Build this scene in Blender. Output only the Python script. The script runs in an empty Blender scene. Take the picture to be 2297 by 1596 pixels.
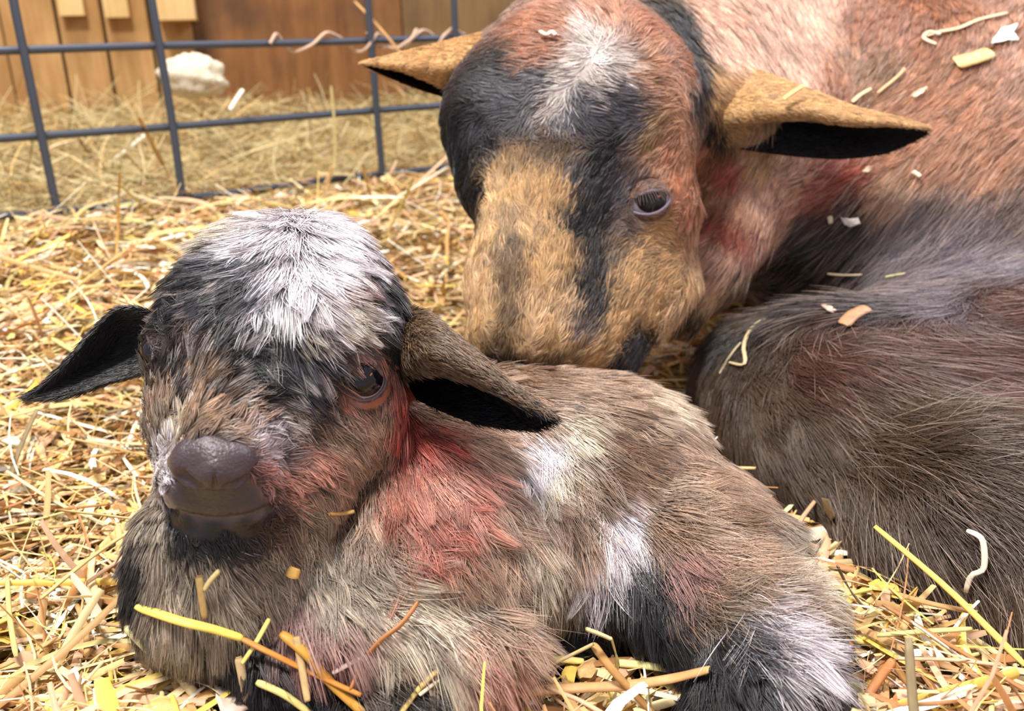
import bpy, math, random
import numpy as np
from mathutils import Matrix, Vector, kdtree

random.seed(7)
rng = np.random.default_rng(11)
SC = bpy.context.scene
COL = SC.collection

# ------------------------------------------------------------------ camera, world, lights, exposure
W_, H_, F_ = 2297.0, 1596.0, 2023.0
K = 0.88                      # metres per authored depth unit
CAM_H = 0.303 * K             # camera height over the bedding
_up = np.array([-202.0, 5902.0, -2000.0]); _up /= np.linalg.norm(_up)      # world up seen from the camera (x right, y up, z forward)
_fw = np.array([0, 0, 1.0]) - _up * _up[2]; _fw /= np.linalg.norm(_fw)
_rt = np.cross(_up, _fw) * 1.0
M_cw = np.stack([_rt, _fw, _up])            # rows: world X, Y, Z in camera axes -> world = M @ cam
CAMP = np.array([0, 0, CAM_H])

def P(px, py, d):
    c = np.array([(px - W_ / 2) / F_, -(py - H_ / 2) / F_, 1.0]) * d * K
    return M_cw @ c + CAMP

def R(rp, d):
    return rp * d * K / F_

def ray(px, py):
    v = M_cw @ np.array([(px - W_ / 2) / F_, -(py - H_ / 2) / F_, 1.0])
    return v / np.linalg.norm(v)

cam_d = bpy.data.cameras.new('camera'); cam = bpy.data.objects.new('camera', cam_d); COL.objects.link(cam)
cam_d.sensor_fit = 'HORIZONTAL'; cam_d.sensor_width = 36.0; cam_d.lens = F_ / W_ * 36.0
cam_d.clip_start = 0.01; cam_d.clip_end = 50
mr = np.eye(4); mr[:3, 0] = M_cw @ [1, 0, 0]; mr[:3, 1] = M_cw @ [0, 1, 0]; mr[:3, 2] = M_cw @ [0, 0, -1]; mr[:3, 3] = CAMP
cam.matrix_world = Matrix(mr.tolist())
cam_d.dof.use_dof = True; cam_d.dof.focus_distance = 0.45 * K; cam_d.dof.aperture_fstop = 11.0
SC.camera = cam

wd = bpy.data.worlds.new('barn_air'); SC.world = wd; wd.use_nodes = True
bg = wd.node_tree.nodes['Background']; bg.inputs[0].default_value = (0.95, 0.93, 1.0, 1); bg.inputs[1].default_value = 0.44

def area_light(name, loc, target, size, power, color):
    l = bpy.data.lights.new(name, 'AREA'); l.shape = 'DISK'; l.size = size; l.energy = power; l.color = color
    o = bpy.data.objects.new(name, l); COL.objects.link(o); o.location = loc
    o.rotation_euler = (Vector(target) - Vector(loc)).to_track_quat('-Z', 'Y').to_euler(); return o
area_light('barn_lamp', (-0.35, 0.15, 1.5), (0.05, 0.6, 0.0), 0.30, 21.0, (1.0, 0.965, 0.93))
area_light('sheen_light', (1.3, 1.0, 1.35), (0.25, 0.65, 0.1), 0.6, 16.0, (0.85, 0.9, 1.0))  # added cool side light for sheen on the doe's back
area_light('heat_lamp', (1.1, -0.1, 0.7), (0.1, 0.5, 0.05), 0.25, 1.0, (1.0, 0.28, 0.18))
area_light('aisle_lamp', (-0.5, 1.0, 1.9), (-0.5, 1.5, 0.0), 0.5, 17.0, (1.0, 0.93, 0.82))
SC.view_settings.view_transform = 'Standard'; SC.view_settings.look = 'None'; SC.view_settings.gamma = 1.0
SC.view_settings.use_curve_mapping = False; SC.view_settings.exposure = 0.5
SC.cycles.max_bounces = 6; SC.cycles.diffuse_bounces = 3; SC.cycles.glossy_bounces = 2; SC.cycles.transmission_bounces = 2
SC.cycles.caustics_reflective = False; SC.cycles.caustics_refractive = False

# ------------------------------------------------------------------ helpers
def lin(c):
    c = np.asarray(c, float) / 255.0
    return np.where(c <= 0.04045, c / 12.92, ((c + 0.055) / 1.055) ** 2.4)

def tag(o, label=None, cat=None, group=None, kind=None):
    if label: o['label'] = label
    if cat: o['category'] = cat
    if group: o['group'] = group
    if kind: o['kind'] = kind
    return o

def link_obj(name, data, parent=None):
    o = bpy.data.objects.new(name, data); COL.objects.link(o)
    if parent is not None:
        o.parent = parent
        o.matrix_parent_inverse = Matrix.Translation(-parent.location)
    return o

def empty(name, loc):
    o = bpy.data.objects.new(name, None); COL.objects.link(o); o.location = [float(v) for v in loc]; o.empty_display_size = 0.02
    return o

def np_mesh(name, V, Fq, mat, parent=None, col=None, smooth=True, extra=None):
    """V (n,3), Fq (m,k) int faces; col (n,3) linear colours"""
    me = bpy.data.meshes.new(name)
    V = np.ascontiguousarray(V, dtype=np.float32); Fq = np.ascontiguousarray(Fq, dtype=np.int32)
    m, k = Fq.shape
    me.vertices.add(len(V)); me.vertices.foreach_set('co', V.ravel())
    me.loops.add(m * k); me.loops.foreach_set('vertex_index', Fq.ravel())
    me.polygons.add(m); me.polygons.foreach_set('loop_start', np.arange(0, m * k, k, dtype=np.int32))
    me.update(calc_edges=True)
    me.polygons.foreach_set('use_smooth', np.full(m, smooth))
    if col is not None:
        a = me.attributes.new('coat', 'FLOAT_COLOR', 'POINT')
        c4 = np.ones((len(V), 4), np.float32); c4[:, :3] = col; a.data.foreach_set('color', c4.ravel())
    for nm, arr in (extra or {}).items():
        a = me.attributes.new(nm, 'FLOAT', 'POINT'); a.data.foreach_set('value', np.asarray(arr, np.float32))
    me.materials.append(mat); me.validate()
    return link_obj(name, me, parent)

def new_mat(name):
    m = bpy.data.materials.new(name); m.use_nodes = True
    return m, m.node_tree.nodes, m.node_tree.links, m.node_tree.nodes['Principled BSDF']

def attr_mat(name, rough=0.6, spec=0.3, noise=0.0, nscale=300, bump=0.0, trans=0.0, rough_attr=None):
    m, N, L, b = new_mat(name)
    a = N.new('ShaderNodeAttribute'); a.attribute_name = 'coat'
    b.inputs['Roughness'].default_value = rough; b.inputs['Specular IOR Level'].default_value = spec
    src = a.outputs['Color']
    if noise:
        tx = N.new('ShaderNodeTexNoise'); tx.inputs['Scale'].default_value = nscale; tx.inputs['Detail'].default_value = 4
        tc = N.new('ShaderNodeTexCoord'); L.new(tc.outputs['Object'], tx.inputs['Vector'])
        mp = N.new('ShaderNodeMapRange'); mp.inputs['To Min'].default_value = 1 - noise; mp.inputs['To Max'].default_value = 1 + noise
        L.new(tx.outputs['Fac'], mp.inputs['Value'])
        vm = N.new('ShaderNodeVectorMath'); vm.operation = 'SCALE'; L.new(src, vm.inputs[0]); L.new(mp.outputs['Result'], vm.inputs['Scale'])
        src = vm.outputs['Vector']
        if bump:
            bp = N.new('ShaderNodeBump'); bp.inputs['Strength'].default_value = bump; bp.inputs['Distance'].default_value = 0.001
            L.new(tx.outputs['Fac'], bp.inputs['Height']); L.new(bp.outputs['Normal'], b.inputs['Normal'])
    L.new(src, b.inputs['Base Color'])
    if rough_attr:
        ra = N.new('ShaderNodeAttribute'); ra.attribute_name = rough_attr; L.new(ra.outputs['Fac'], b.inputs['Roughness'])
    return m

def fur_mat(name, rough=0.42, spec=0.5, root=0.45):
    m, N, L, b = new_mat(name)
    a = N.new('ShaderNodeAttribute'); a.attribute_name = 'coat'
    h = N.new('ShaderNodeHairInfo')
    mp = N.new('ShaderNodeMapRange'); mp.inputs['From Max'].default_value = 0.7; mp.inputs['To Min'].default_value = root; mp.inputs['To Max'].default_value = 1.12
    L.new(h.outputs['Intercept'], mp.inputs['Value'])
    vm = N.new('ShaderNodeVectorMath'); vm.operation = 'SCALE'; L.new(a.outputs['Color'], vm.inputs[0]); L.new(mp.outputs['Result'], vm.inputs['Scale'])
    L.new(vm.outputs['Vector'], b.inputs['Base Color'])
    b.inputs['Roughness'].default_value = rough; b.inputs['Specular IOR Level'].default_value = spec
    return m

# ------------------------------------------------------------------ signed distance modelling
def seg(a, b, k=0.012):
    """tapered capsule between two (px,py,depth,radius px)"""
    return ('seg', P(*a[:3]), P(*b[:3]), R(a[3], a[2]), R(b[3], b[2]), k)

def ball(a, k=0.012):
    return seg(a, a, k)

def cut(a, b, k=0.003):
    s = seg(a, b, k); return ('cut',) + s[1:]

def sdf(prims, X):
    d = np.full(len(X), 1e3, np.float64)
    for pr in prims:
        kind, A, B, ra, rb, k = pr
        ab = B - A; L2 = float(ab @ ab)
        pa = X - A
        if L2 < 1e-12:
            q = np.sqrt((pa * pa).sum(1)) - ra
        else:
            t = np.clip(pa @ ab / L2, 0, 1)
            w = pa - t[:, None] * ab
            q = np.sqrt((w * w).sum(1)) - (ra + (rb - ra) * t)
        if kind == 'seg':
            h = np.clip(0.5 + 0.5 * (d - q) / k, 0, 1)
            d = d * (1 - h) + q * h - k * h * (1 - h)
        else:
            q = -q
            h = np.clip(0.5 - 0.5 * (d - q) / k, 0, 1)
            d = d * (1 - h) + q * h + k * h * (1 - h)
    return d

def sdf_normal(prims, X, e=0.0008):
    n = np.stack([sdf(prims, X + np.array(v) * e) - sdf(prims, X - np.array(v) * e) for v in ((1, 0, 0), (0, 1, 0), (0, 0, 1))], 1)
    return n / (np.linalg.norm(n, axis=1, keepdims=True) + 1e-12)

def trace(prims, pts):
    """first surface point on the line from the camera through each pixel"""
    D = np.stack([ray(x, y) for x, y in pts]); t = np.full(len(D), 0.15)
    best = np.full(len(D), 1e9); bt = t.copy()
    for _ in range(90):
        d = sdf(prims, CAMP + D * t[:, None])
        upd = d < best; best = np.where(upd, d, best); bt = np.where(upd, t, bt)
        t = np.where((d > 2e-4) & (t < 1.6), t + np.maximum(d, 1e-4) * 0.8, t)
    hit = best < 4e-3
    return CAMP + D * bt[:, None], hit

def surface_nets(prims, lo, hi, vox):
    lo = np.asarray(lo); n = np.ceil((np.asarray(hi) - lo) / vox).astype(int) + 1
    cf = 5
    nc = (n // cf) + 2
    cx = [lo[i] + np.arange(nc[i]) * vox * cf for i in range(3)]
    G = np.stack(np.meshgrid(*cx, indexing='ij'), -1).reshape(-1, 3)
    dc = sdf(prims, G).reshape(nc)
    idx = [np.minimum((np.arange(n[i]) + cf // 2) // cf, nc[i] - 1) for i in range(3)]
    vals = dc[np.ix_(*idx)].astype(np.float32)
    near = np.abs(vals) < vox * cf * 1.6
    ii = np.argwhere(near)
    out = np.empty(len(ii), np.float32)
    for s in range(0, len(ii), 400000):
        out[s:s + 400000] = sdf(prims, lo + ii[s:s + 400000] * vox)
    vals[near] = out
    ins = vals < 0
    c = np.zeros(np.array(vals.shape) - 1, np.uint8)
    for dx in (0, 1):
        for dy in (0, 1):
            for dz in (0, 1):
                c += ins[dx:dx + c.shape[0], dy:dy + c.shape[1], dz:dz + c.shape[2]]
    act = (c > 0) & (c < 8)
    ids = np.full(act.shape, -1, np.int64); cells = np.argwhere(act); ids[act] = np.arange(len(cells))
    acc = np.zeros((len(cells), 3)); cnt = np.zeros(len(cells))
    corners = [(a, b, g) for a in (0, 1) for b in (0, 1) for g in (0, 1)]
    for c0 in corners:
        for ax in range(3):
            if c0[ax] == 1: continue
            c1 = list(c0); c1[ax] = 1
            v0 = vals[tuple((cells + c0).T)]; v1 = vals[tuple((cells + c1).T)]
            cr = (v0 < 0) != (v1 < 0)
            t = np.where(cr, v0 / np.where(v0 == v1, 1, v0 - v1), 0)
            p = np.array(c0, float)[None] + t[:, None] * (np.array(c1) - np.array(c0))
            acc[cr] += p[cr]; cnt[cr] += 1
    V = lo + (cells + acc / cnt[:, None]) * vox
    Fs = []
    for ax in range(3):
        sl0 = [slice(None)] * 3; sl1 = [slice(None)] * 3
        sl0[ax] = slice(0, -1); sl1[ax] = slice(1, None)
        a = ins[tuple(sl0)]; b = ins[tuple(sl1)]
        e = np.argwhere(a != b)
        u, w = (ax + 1) % 3, (ax + 2) % 3
        ok = (e[:, u] > 0) & (e[:, w] > 0) & (e[:, u] < ids.shape[u]) & (e[:, w] < ids.shape[w]); e = e[ok]
        flip = a[tuple(e.T)]
        def cid(du, dw):
            q = e.copy(); q[:, u] += du; q[:, w] += dw; return ids[tuple(q.T)]
        q = np.stack([cid(-1, -1), cid(0, -1), cid(0, 0), cid(-1, 0)], 1)
        q[~flip] = q[~flip][:, ::-1]
        Fs.append(q)
    Fq = np.concatenate(Fs); Fq = Fq[(Fq >= 0).all(1)]
    return V, Fq

# ------------------------------------------------------------------ coat anchors: where on the hide which colour grows, which way, how long
def anchors(prims, rows, palette):
    """rows: (px, py, colour key, flow angle in degrees (0 right, 90 down), hair length mm)"""
    pts = [(r[0], r[1]) for r in rows]
    p3, hit = trace(prims, pts)
    A = []
    for r, p, h in zip(rows, p3, hit):
        if not h: continue
        c = M_cw.T @ (p - CAMP); d = c[2] / K
        a = math.radians(r[3])
        f = P(r[0] + 20 * math.cos(a), r[1] + 20 * math.sin(a), d) - P(r[0], r[1], d)
        f /= np.linalg.norm(f)
        A.append(np.concatenate([p, lin(palette[r[2]] if isinstance(r[2], str) else r[2]), f, [r[4] / 1000.0]]))
    return np.array(A)

def interp(A, X, power=5.0, eps=0.002):
    out = np.empty((len(X), 7))
    for s in range(0, len(X), 20000):
        x = X[s:s + 20000]
        d2 = ((x[:, None, :] - A[None, :, :3]) ** 2).sum(2) + eps * eps
        w = d2 ** (-power / 2); w /= w.sum(1, keepdims=True)
        out[s:s + 20000] = w @ A[:, 3:]
    return out

def mesh_normals(V, Fq):
    n = np.cross(V[Fq[:, 2]] - V[Fq[:, 0]], V[Fq[:, 3]] - V[Fq[:, 1]])
    N = np.zeros_like(V)
    for i in range(4): np.add.at(N, Fq[:, i], n)
    return N / (np.linalg.norm(N, axis=1, keepdims=True) + 1e-12), n

def vnoise(X, scale, seed=0):
    r = np.random.default_rng(seed); out = np.zeros(len(X))
    for i in range(6):
        k = r.normal(size=3) * scale; out += np.sin(X @ k + r.uniform(0, 6.28))
    return out / 6 * 1.7

def grow(name, V, Fq, count, A, mat, parent, rad=0.00022, lift=0.25, clump=0.6, guides=0.03, jitter=0.004,
         cvar=0.25, messy=0.25, npts=5, grav=0.15, keep=None, lenvar=0.25, power=5.0, hook=0.0, cull=True, swirl=0.35, lockmix=None, tint=None):
    Nv, fn = mesh_normals(V, Fq)
    area = np.linalg.norm(fn, axis=1) * 0.5
    ctr = V[Fq].mean(1); fnn = fn / (2 * area[:, None] + 1e-15)
    if cull:
        vd = CAMP - ctr; vd /= np.linalg.norm(vd, axis=1, keepdims=True)
        facing = (fnn * vd).sum(1)
        area = area * np.clip(0.5 + 1.6 * facing, 0.12, 1.0)
    cdf = np.cumsum(area); cdf /= cdf[-1]
    fi = np.searchsorted(cdf, rng.random(count)); fi = np.minimum(fi, len(Fq) - 1)
    u = rng.random((count, 1)); v = rng.random((count, 1))
    q = Fq[fi]
    Pr = (V[q[:, 0]] * (1 - u) + V[q[:, 1]] * u) * (1 - v) + (V[q[:, 3]] * (1 - u) + V[q[:, 2]] * u) * v
    Nr = (Nv[q[:, 0]] * (1 - u) + Nv[q[:, 1]] * u) * (1 - v) + (Nv[q[:, 3]] * (1 - u) + Nv[q[:, 2]] * u) * v
    Nr /= np.linalg.norm(Nr, axis=1, keepdims=True) + 1e-12
    if keep is not None:
        k = keep(Pr); Pr, Nr = Pr[k], Nr[k]
    n = len(Pr)
    sm = interp(A, Pr, 3.0, 0.008)
    flow = sm[:, 3:6]; ln = sm[:, 6]
    fl0 = flow - Nr * (flow * Nr).sum(1, keepdims=True); fl0 /= np.linalg.norm(fl0, axis=1, keepdims=True) + 1e-9
    col = interp(A, Pr + fl0 * (ln * 0.5)[:, None] + rng.normal(size=(n, 3)) * jitter, power)[:, :3]
    flow = flow + swirl * np.stack([vnoise(Pr, 60, 1), vnoise(Pr, 60, 2), vnoise(Pr, 60, 3)], 1)
    flow = flow + messy * rng.normal(size=(n, 3))
    flow -= Nr * (flow * Nr).sum(1, keepdims=True)
    flow /= np.linalg.norm(flow, axis=1, keepdims=True) + 1e-9
    L = ln * (1 + lenvar * rng.normal(size=n)).clip(0.35, 1.8)
    lf = lift * (0.6 + 0.8 * rng.random(n))
    d0 = flow * (1 - lf[:, None] * 0.5) + Nr * lf[:, None] * 1.3; d0 /= np.linalg.norm(d0, axis=1, keepdims=True)
    t = np.linspace(0, 1, npts)
    pts = np.empty((n, npts, 3))
    bend = flow * 0.6 - Nr * lf[:, None] * 0.9 + np.array([0, 0, -grav])
    for i, tt in enumerate(t):
        pts[:, i] = Pr + d0 * (L * tt)[:, None] + bend * (L * tt * tt * 0.45)[:, None]
    pts += Nr[:, None, :] * 0.0
    if clump > 0:
        ng = max(8, int(n * guides)); gi = rng.choice(n, ng, replace=False)
        kd = kdtree.KDTree(ng)
        for j, g in enumerate(gi): kd.insert(Pr[g], j)
        kd.balance()
        near = np.array([kd.find(p)[1] for p in Pr])
        gp = pts[gi][near]; gL = L[gi][near]
        cf = (clump * (0.5 + 0.7 * rng.random(ng)[near]))[:, None, None] * (t ** 1.2)[None, :, None]
        off = gp + (rng.normal(size=(n, 1, 3)) * 0.0004)
        pts = pts * (1 - cf.clip(0, 0.95)) + off * cf.clip(0, 0.95)
        if lockmix is not None:
            pk = (rng.random(ng) < lockmix[0])[near] & (rng.random(n) < 0.9)
            lc = lin(lockmix[1]); col = np.where(pk[:, None], col * (1 - lockmix[2]) + lc * lockmix[2], col)
        gb = (1 + cvar * 0.8 * rng.normal(size=ng))[near]
        col = col * gb.clip(0.5, 1.6)[:, None]
    if tint is not None: col = col * (1 - tint[1]) + lin(tint[0]) * tint[1]
    col = (col * (1 + cvar * rng.normal(size=n)).clip(0.4, 1.9)[:, None]).clip(0.004, 0.93)
    hc = bpy.data.hair_curves.new(name)
    hc.add_curves([npts] * n)
    hc.position_data.foreach_set('vector', pts.astype(np.float32).ravel())
    ra = hc.attributes.get('radius') or hc.attributes.new('radius', 'FLOAT', 'POINT')
    prof = np.interp(t, [0, 0.6, 1], [1.0, 0.85, 0.12])
    rr = (rad * (0.7 + 0.6 * rng.random(n)))[:, None] * prof[None]
    ra.data.foreach_set('value', rr.astype(np.float32).ravel())
    ca = hc.attributes.new('coat', 'FLOAT_COLOR', 'CURVE')
    c4 = np.ones((n, 4), np.float32); c4[:, :3] = col; ca.data.foreach_set('color', c4.ravel())
    hc.materials.append(mat)
    return link_obj(name, hc, parent)

# ------------------------------------------------------------------ materials
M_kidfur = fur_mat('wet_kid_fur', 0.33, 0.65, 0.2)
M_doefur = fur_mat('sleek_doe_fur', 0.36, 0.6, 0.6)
M_skin = attr_mat('hide', 0.75, 0.2, 0.15, 400, 0.4)
M_wet = attr_mat('wet_nose_skin', 0.3, 0.5, 0.2, 700, 0.5, rough_attr='rough')
M_straw = attr_mat('straw', 0.5, 0.35, 0.18, 260)
M_chip = attr_mat('wood_shaving', 0.6, 0.25, 0.12, 200)

def eye_mat(name, base, rough=0.05):
    m, N, L, b = new_mat(name); b.inputs['Base Color'].default_value = (*lin(base), 1); b.inputs['Roughness'].default_value = rough
    b.inputs['Specular IOR Level'].default_value = 0.1; b.inputs['Coat Weight'].default_value = 0.8; b.inputs['Coat Roughness'].default_value = 0.03; return m
M_eye = eye_mat('glossy_iris', (20, 18, 30)); M_white = eye_mat('eye_white', (176, 170, 182), 0.15); M_pupil = eye_mat('pupil', (6, 6, 12))
M_lid = eye_mat('moist_eyelid', (70, 55, 58), 0.35)
M_lidpale = eye_mat('pale_eyelid', (150, 125, 122), 0.35)

# ------------------------------------------------------------------ ground height of the bedding
FENCE_A = P(400, 430, 1.12)
FDIR = M_cw @ (np.array([3052.0, 798.0, 2000.0]) / np.linalg.norm([3052.0, 798.0, 2000.0])); FDIR[2] = 0; FDIR /= np.linalg.norm(FDIR)
FNRM = np.array([-FDIR[1], FDIR[0], 0.0])       # away from the camera
def fence_dist(X):                             # >0 behind the fence
    return (X - FENCE_A) @ FNRM
ZF = float(FENCE_A[2]) - 0.028
def ground(X):
    fd = fence_dist(X)
    s = np.clip((fd + 0.55) / 0.55, 0, 1); s = s * s * (3 - 2 * s)
    z = ZF * s
    b = np.clip(fd / 0.6, 0, 1); z = z + 0.055 * b * b * (3 - 2 * b)
    q = P(400, 1570, .385)
    z = z + 0.032 * np.exp(-((X[:, 0] - q[0]) ** 2 + (X[:, 1] - q[1]) ** 2) / 0.05 ** 2)
    return z + 0.004 * vnoise(X * np.array([1, 1, 0]), 40, 9)

def G(px, py, h=0.0):
    D = ray(px, py); t = 0.2
    for _ in range(400):
        X = CAMP + D * t
        if X[2] <= ground(X[None])[0] + h: break
        t += 0.004
    return X

exec_parts = True
# ------------------------------------------------------------------ the newborn kid
def fix_orient(V, Fq, prims):
    i = rng.choice(len(Fq), min(400, len(Fq)), replace=False)
    f = Fq[i]; n = np.cross(V[f[:, 2]] - V[f[:, 0]], V[f[:, 3]] - V[f[:, 1]])
    g = sdf_normal(prims, V[f].mean(1))
    return Fq[:, ::-1].copy() if (n * g).sum() < 0 else Fq

kid_core = [
    # skull and brow
    ball((635, 765, .462, 218)), seg((505, 725, .440, 120), (765, 725, .440, 130), .02),
    seg((600, 610, .46, 92), (700, 600, .46, 92), .03),
    # bridge of the face and muzzle
    seg((600, 840, .425, 165), (500, 1020, .385, 96), .02),
    seg((395, 800, .437, 42), (410, 960, .415, 50), .02),
    # brow over the near eye, cheeks and jaw
    seg((760, 740, .430, 95), (800, 880, .437, 78), .015),
    seg((790, 930, .440, 95), (660, 1070, .418, 92), .018),
    seg((440, 930, .420, 80), (440, 1060, .402, 72), .015),
    # lips and chin
    seg((422, 1090, .388, 56), (548, 1094, .389, 58), .008), seg((445, 1130, .388, 36), (540, 1128, .390, 38), .008),
    seg((445, 1180, .392, 36), (530, 1184, .394, 38), .004), seg((560, 1120, .398, 66), (640, 1080, .412, 70), .01),
    # throat and neck
    seg((640, 1000, .46, 160), (560, 1270, .432, 150), .02),
    seg((760, 1010, .49, 150), (960, 1120, .50, 170), .025),
]
kid_body = kid_core + [
    # chest
    seg((500, 1240, .428, 145), (475, 1330, .420, 112), .02), seg((480, 1290, .43, 150), (760, 1260, .46, 170), .03),
    # shoulder and trunk
    seg((950, 1130, .475, 185), (980, 1250, .455, 170), .02),
    seg((1050, 1060, .515, 172), (1330, 1085, .53, 190), .02), seg((1300, 1085, .53, 190), (1530, 1190, .52, 158), .02),
    seg((1100, 960, .54, 110), (1430, 990, .55, 90), .03),
    seg((1000, 1230, .47, 165), (1280, 1230, .49, 150), .03),
    # rump and haunch
    seg((1530, 1200, .505, 150), (1650, 1250, .49, 118), .015), seg((1540, 1250, .475, 130), (1690, 1400, .437, 118), .015),
    seg((1380, 1250, .48, 90), (1600, 1420, .448, 105), .02),
    # hind shank, hock and pastern of the near leg
    seg((1720, 1410, .437, 105), (1700, 1530, .420, 120), .012), seg((1690, 1520, .418, 100), (1610, 1640, .402, 70), .01),
    seg((1740, 1530, .42, 90), (1800, 1640, .405, 60), .01),
    # far hind leg tucked below the belly
    seg((1130, 1440, .46, 60), (1480, 1430, .485, 62), .006),
    # near upper arm, elbow, folded foreleg
    seg((900, 1240, .445, 140), (760, 1400, .418, 100), .015), seg((760, 1400, .418, 98), (1060, 1450, .416, 80), .012),
    seg((1040, 1300, .455, 120), (1080, 1450, .43, 75), .015),
    seg((1080, 1500, .418, 46), (900, 1575, .402, 48), .006), seg((900, 1580, .402, 46), (680, 1560, .396, 42), .006),
    seg((690, 1450, .412, 85), (600, 1520, .400, 50), .01),
    # far knee and cannon beside the chest
    seg((335, 1265, .425, 44), (430, 1400, .43, 40), .004), seg((470, 1450, .407, 40), (600, 1470, .402, 50), .005),
]
_mp = [(345, 1116), (372, 1138), (405, 1155), (440, 1165), (475, 1169), (515, 1168), (555, 1162), (595, 1148), (635, 1124)]
_m3, _mh = trace(kid_body, _mp)
kid_cuts = [('cut', _m3[i], _m3[i + 1], 0.0017, 0.0017, 0.0012) for i in range(len(_mp) - 1)]     # mouth slit
kid_cuts += [cut((905, 800, .45, 26), (940, 830, .44, 30), .006)]                                 # ear pit

def set_eye(prims, px, py, rad_m, sink, target=None):
    p, hit = trace(prims, [(px, py)])
    n = sdf_normal(prims, p, 0.004)[0]
    if target is not None: n = n * (1 - target[1]) + np.array(target[0]) * target[1]; n /= np.linalg.norm(n)
    return p[0] - n * rad_m * sink, n

kid_all = list(kid_body)
KE_R = 0.0095
ke1, kn1 = set_eye(kid_core, 821, 852, KE_R, 0.45)
tocam = CAMP - ke1; tocam /= np.linalg.norm(tocam)
kn1 = kn1 * 0.6 + tocam * 0.4; kn1 /= np.linalg.norm(kn1)
ke2, kn2 = set_eye(kid_core, 372, 788, KE_R * 0.9, 0.10)
ke2 = ke2 + M_cw @ np.array([-0.0035, 0.0, 0.0045]); kn2 = kn2 + M_cw @ np.array([-0.9, 0.0, 0.05]); kn2 /= np.linalg.norm(kn2)
def socket(c, n, r, wide=1.0):
    return [('seg', c, c + n * r * 0.1, r * 1.16, r * 1.05, 0.007)], [('cut', c + n * r * 0.35, c + n * r * 1.8, r * 0.93, r * 1.0, 0.0015)]
s1, c1 = socket(ke1, kn1, KE_R); s2, c2 = socket(ke2, kn2, KE_R * 0.9)
kid_all = kid_body + s1 + s2 + kid_cuts + c1 + c2

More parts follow.
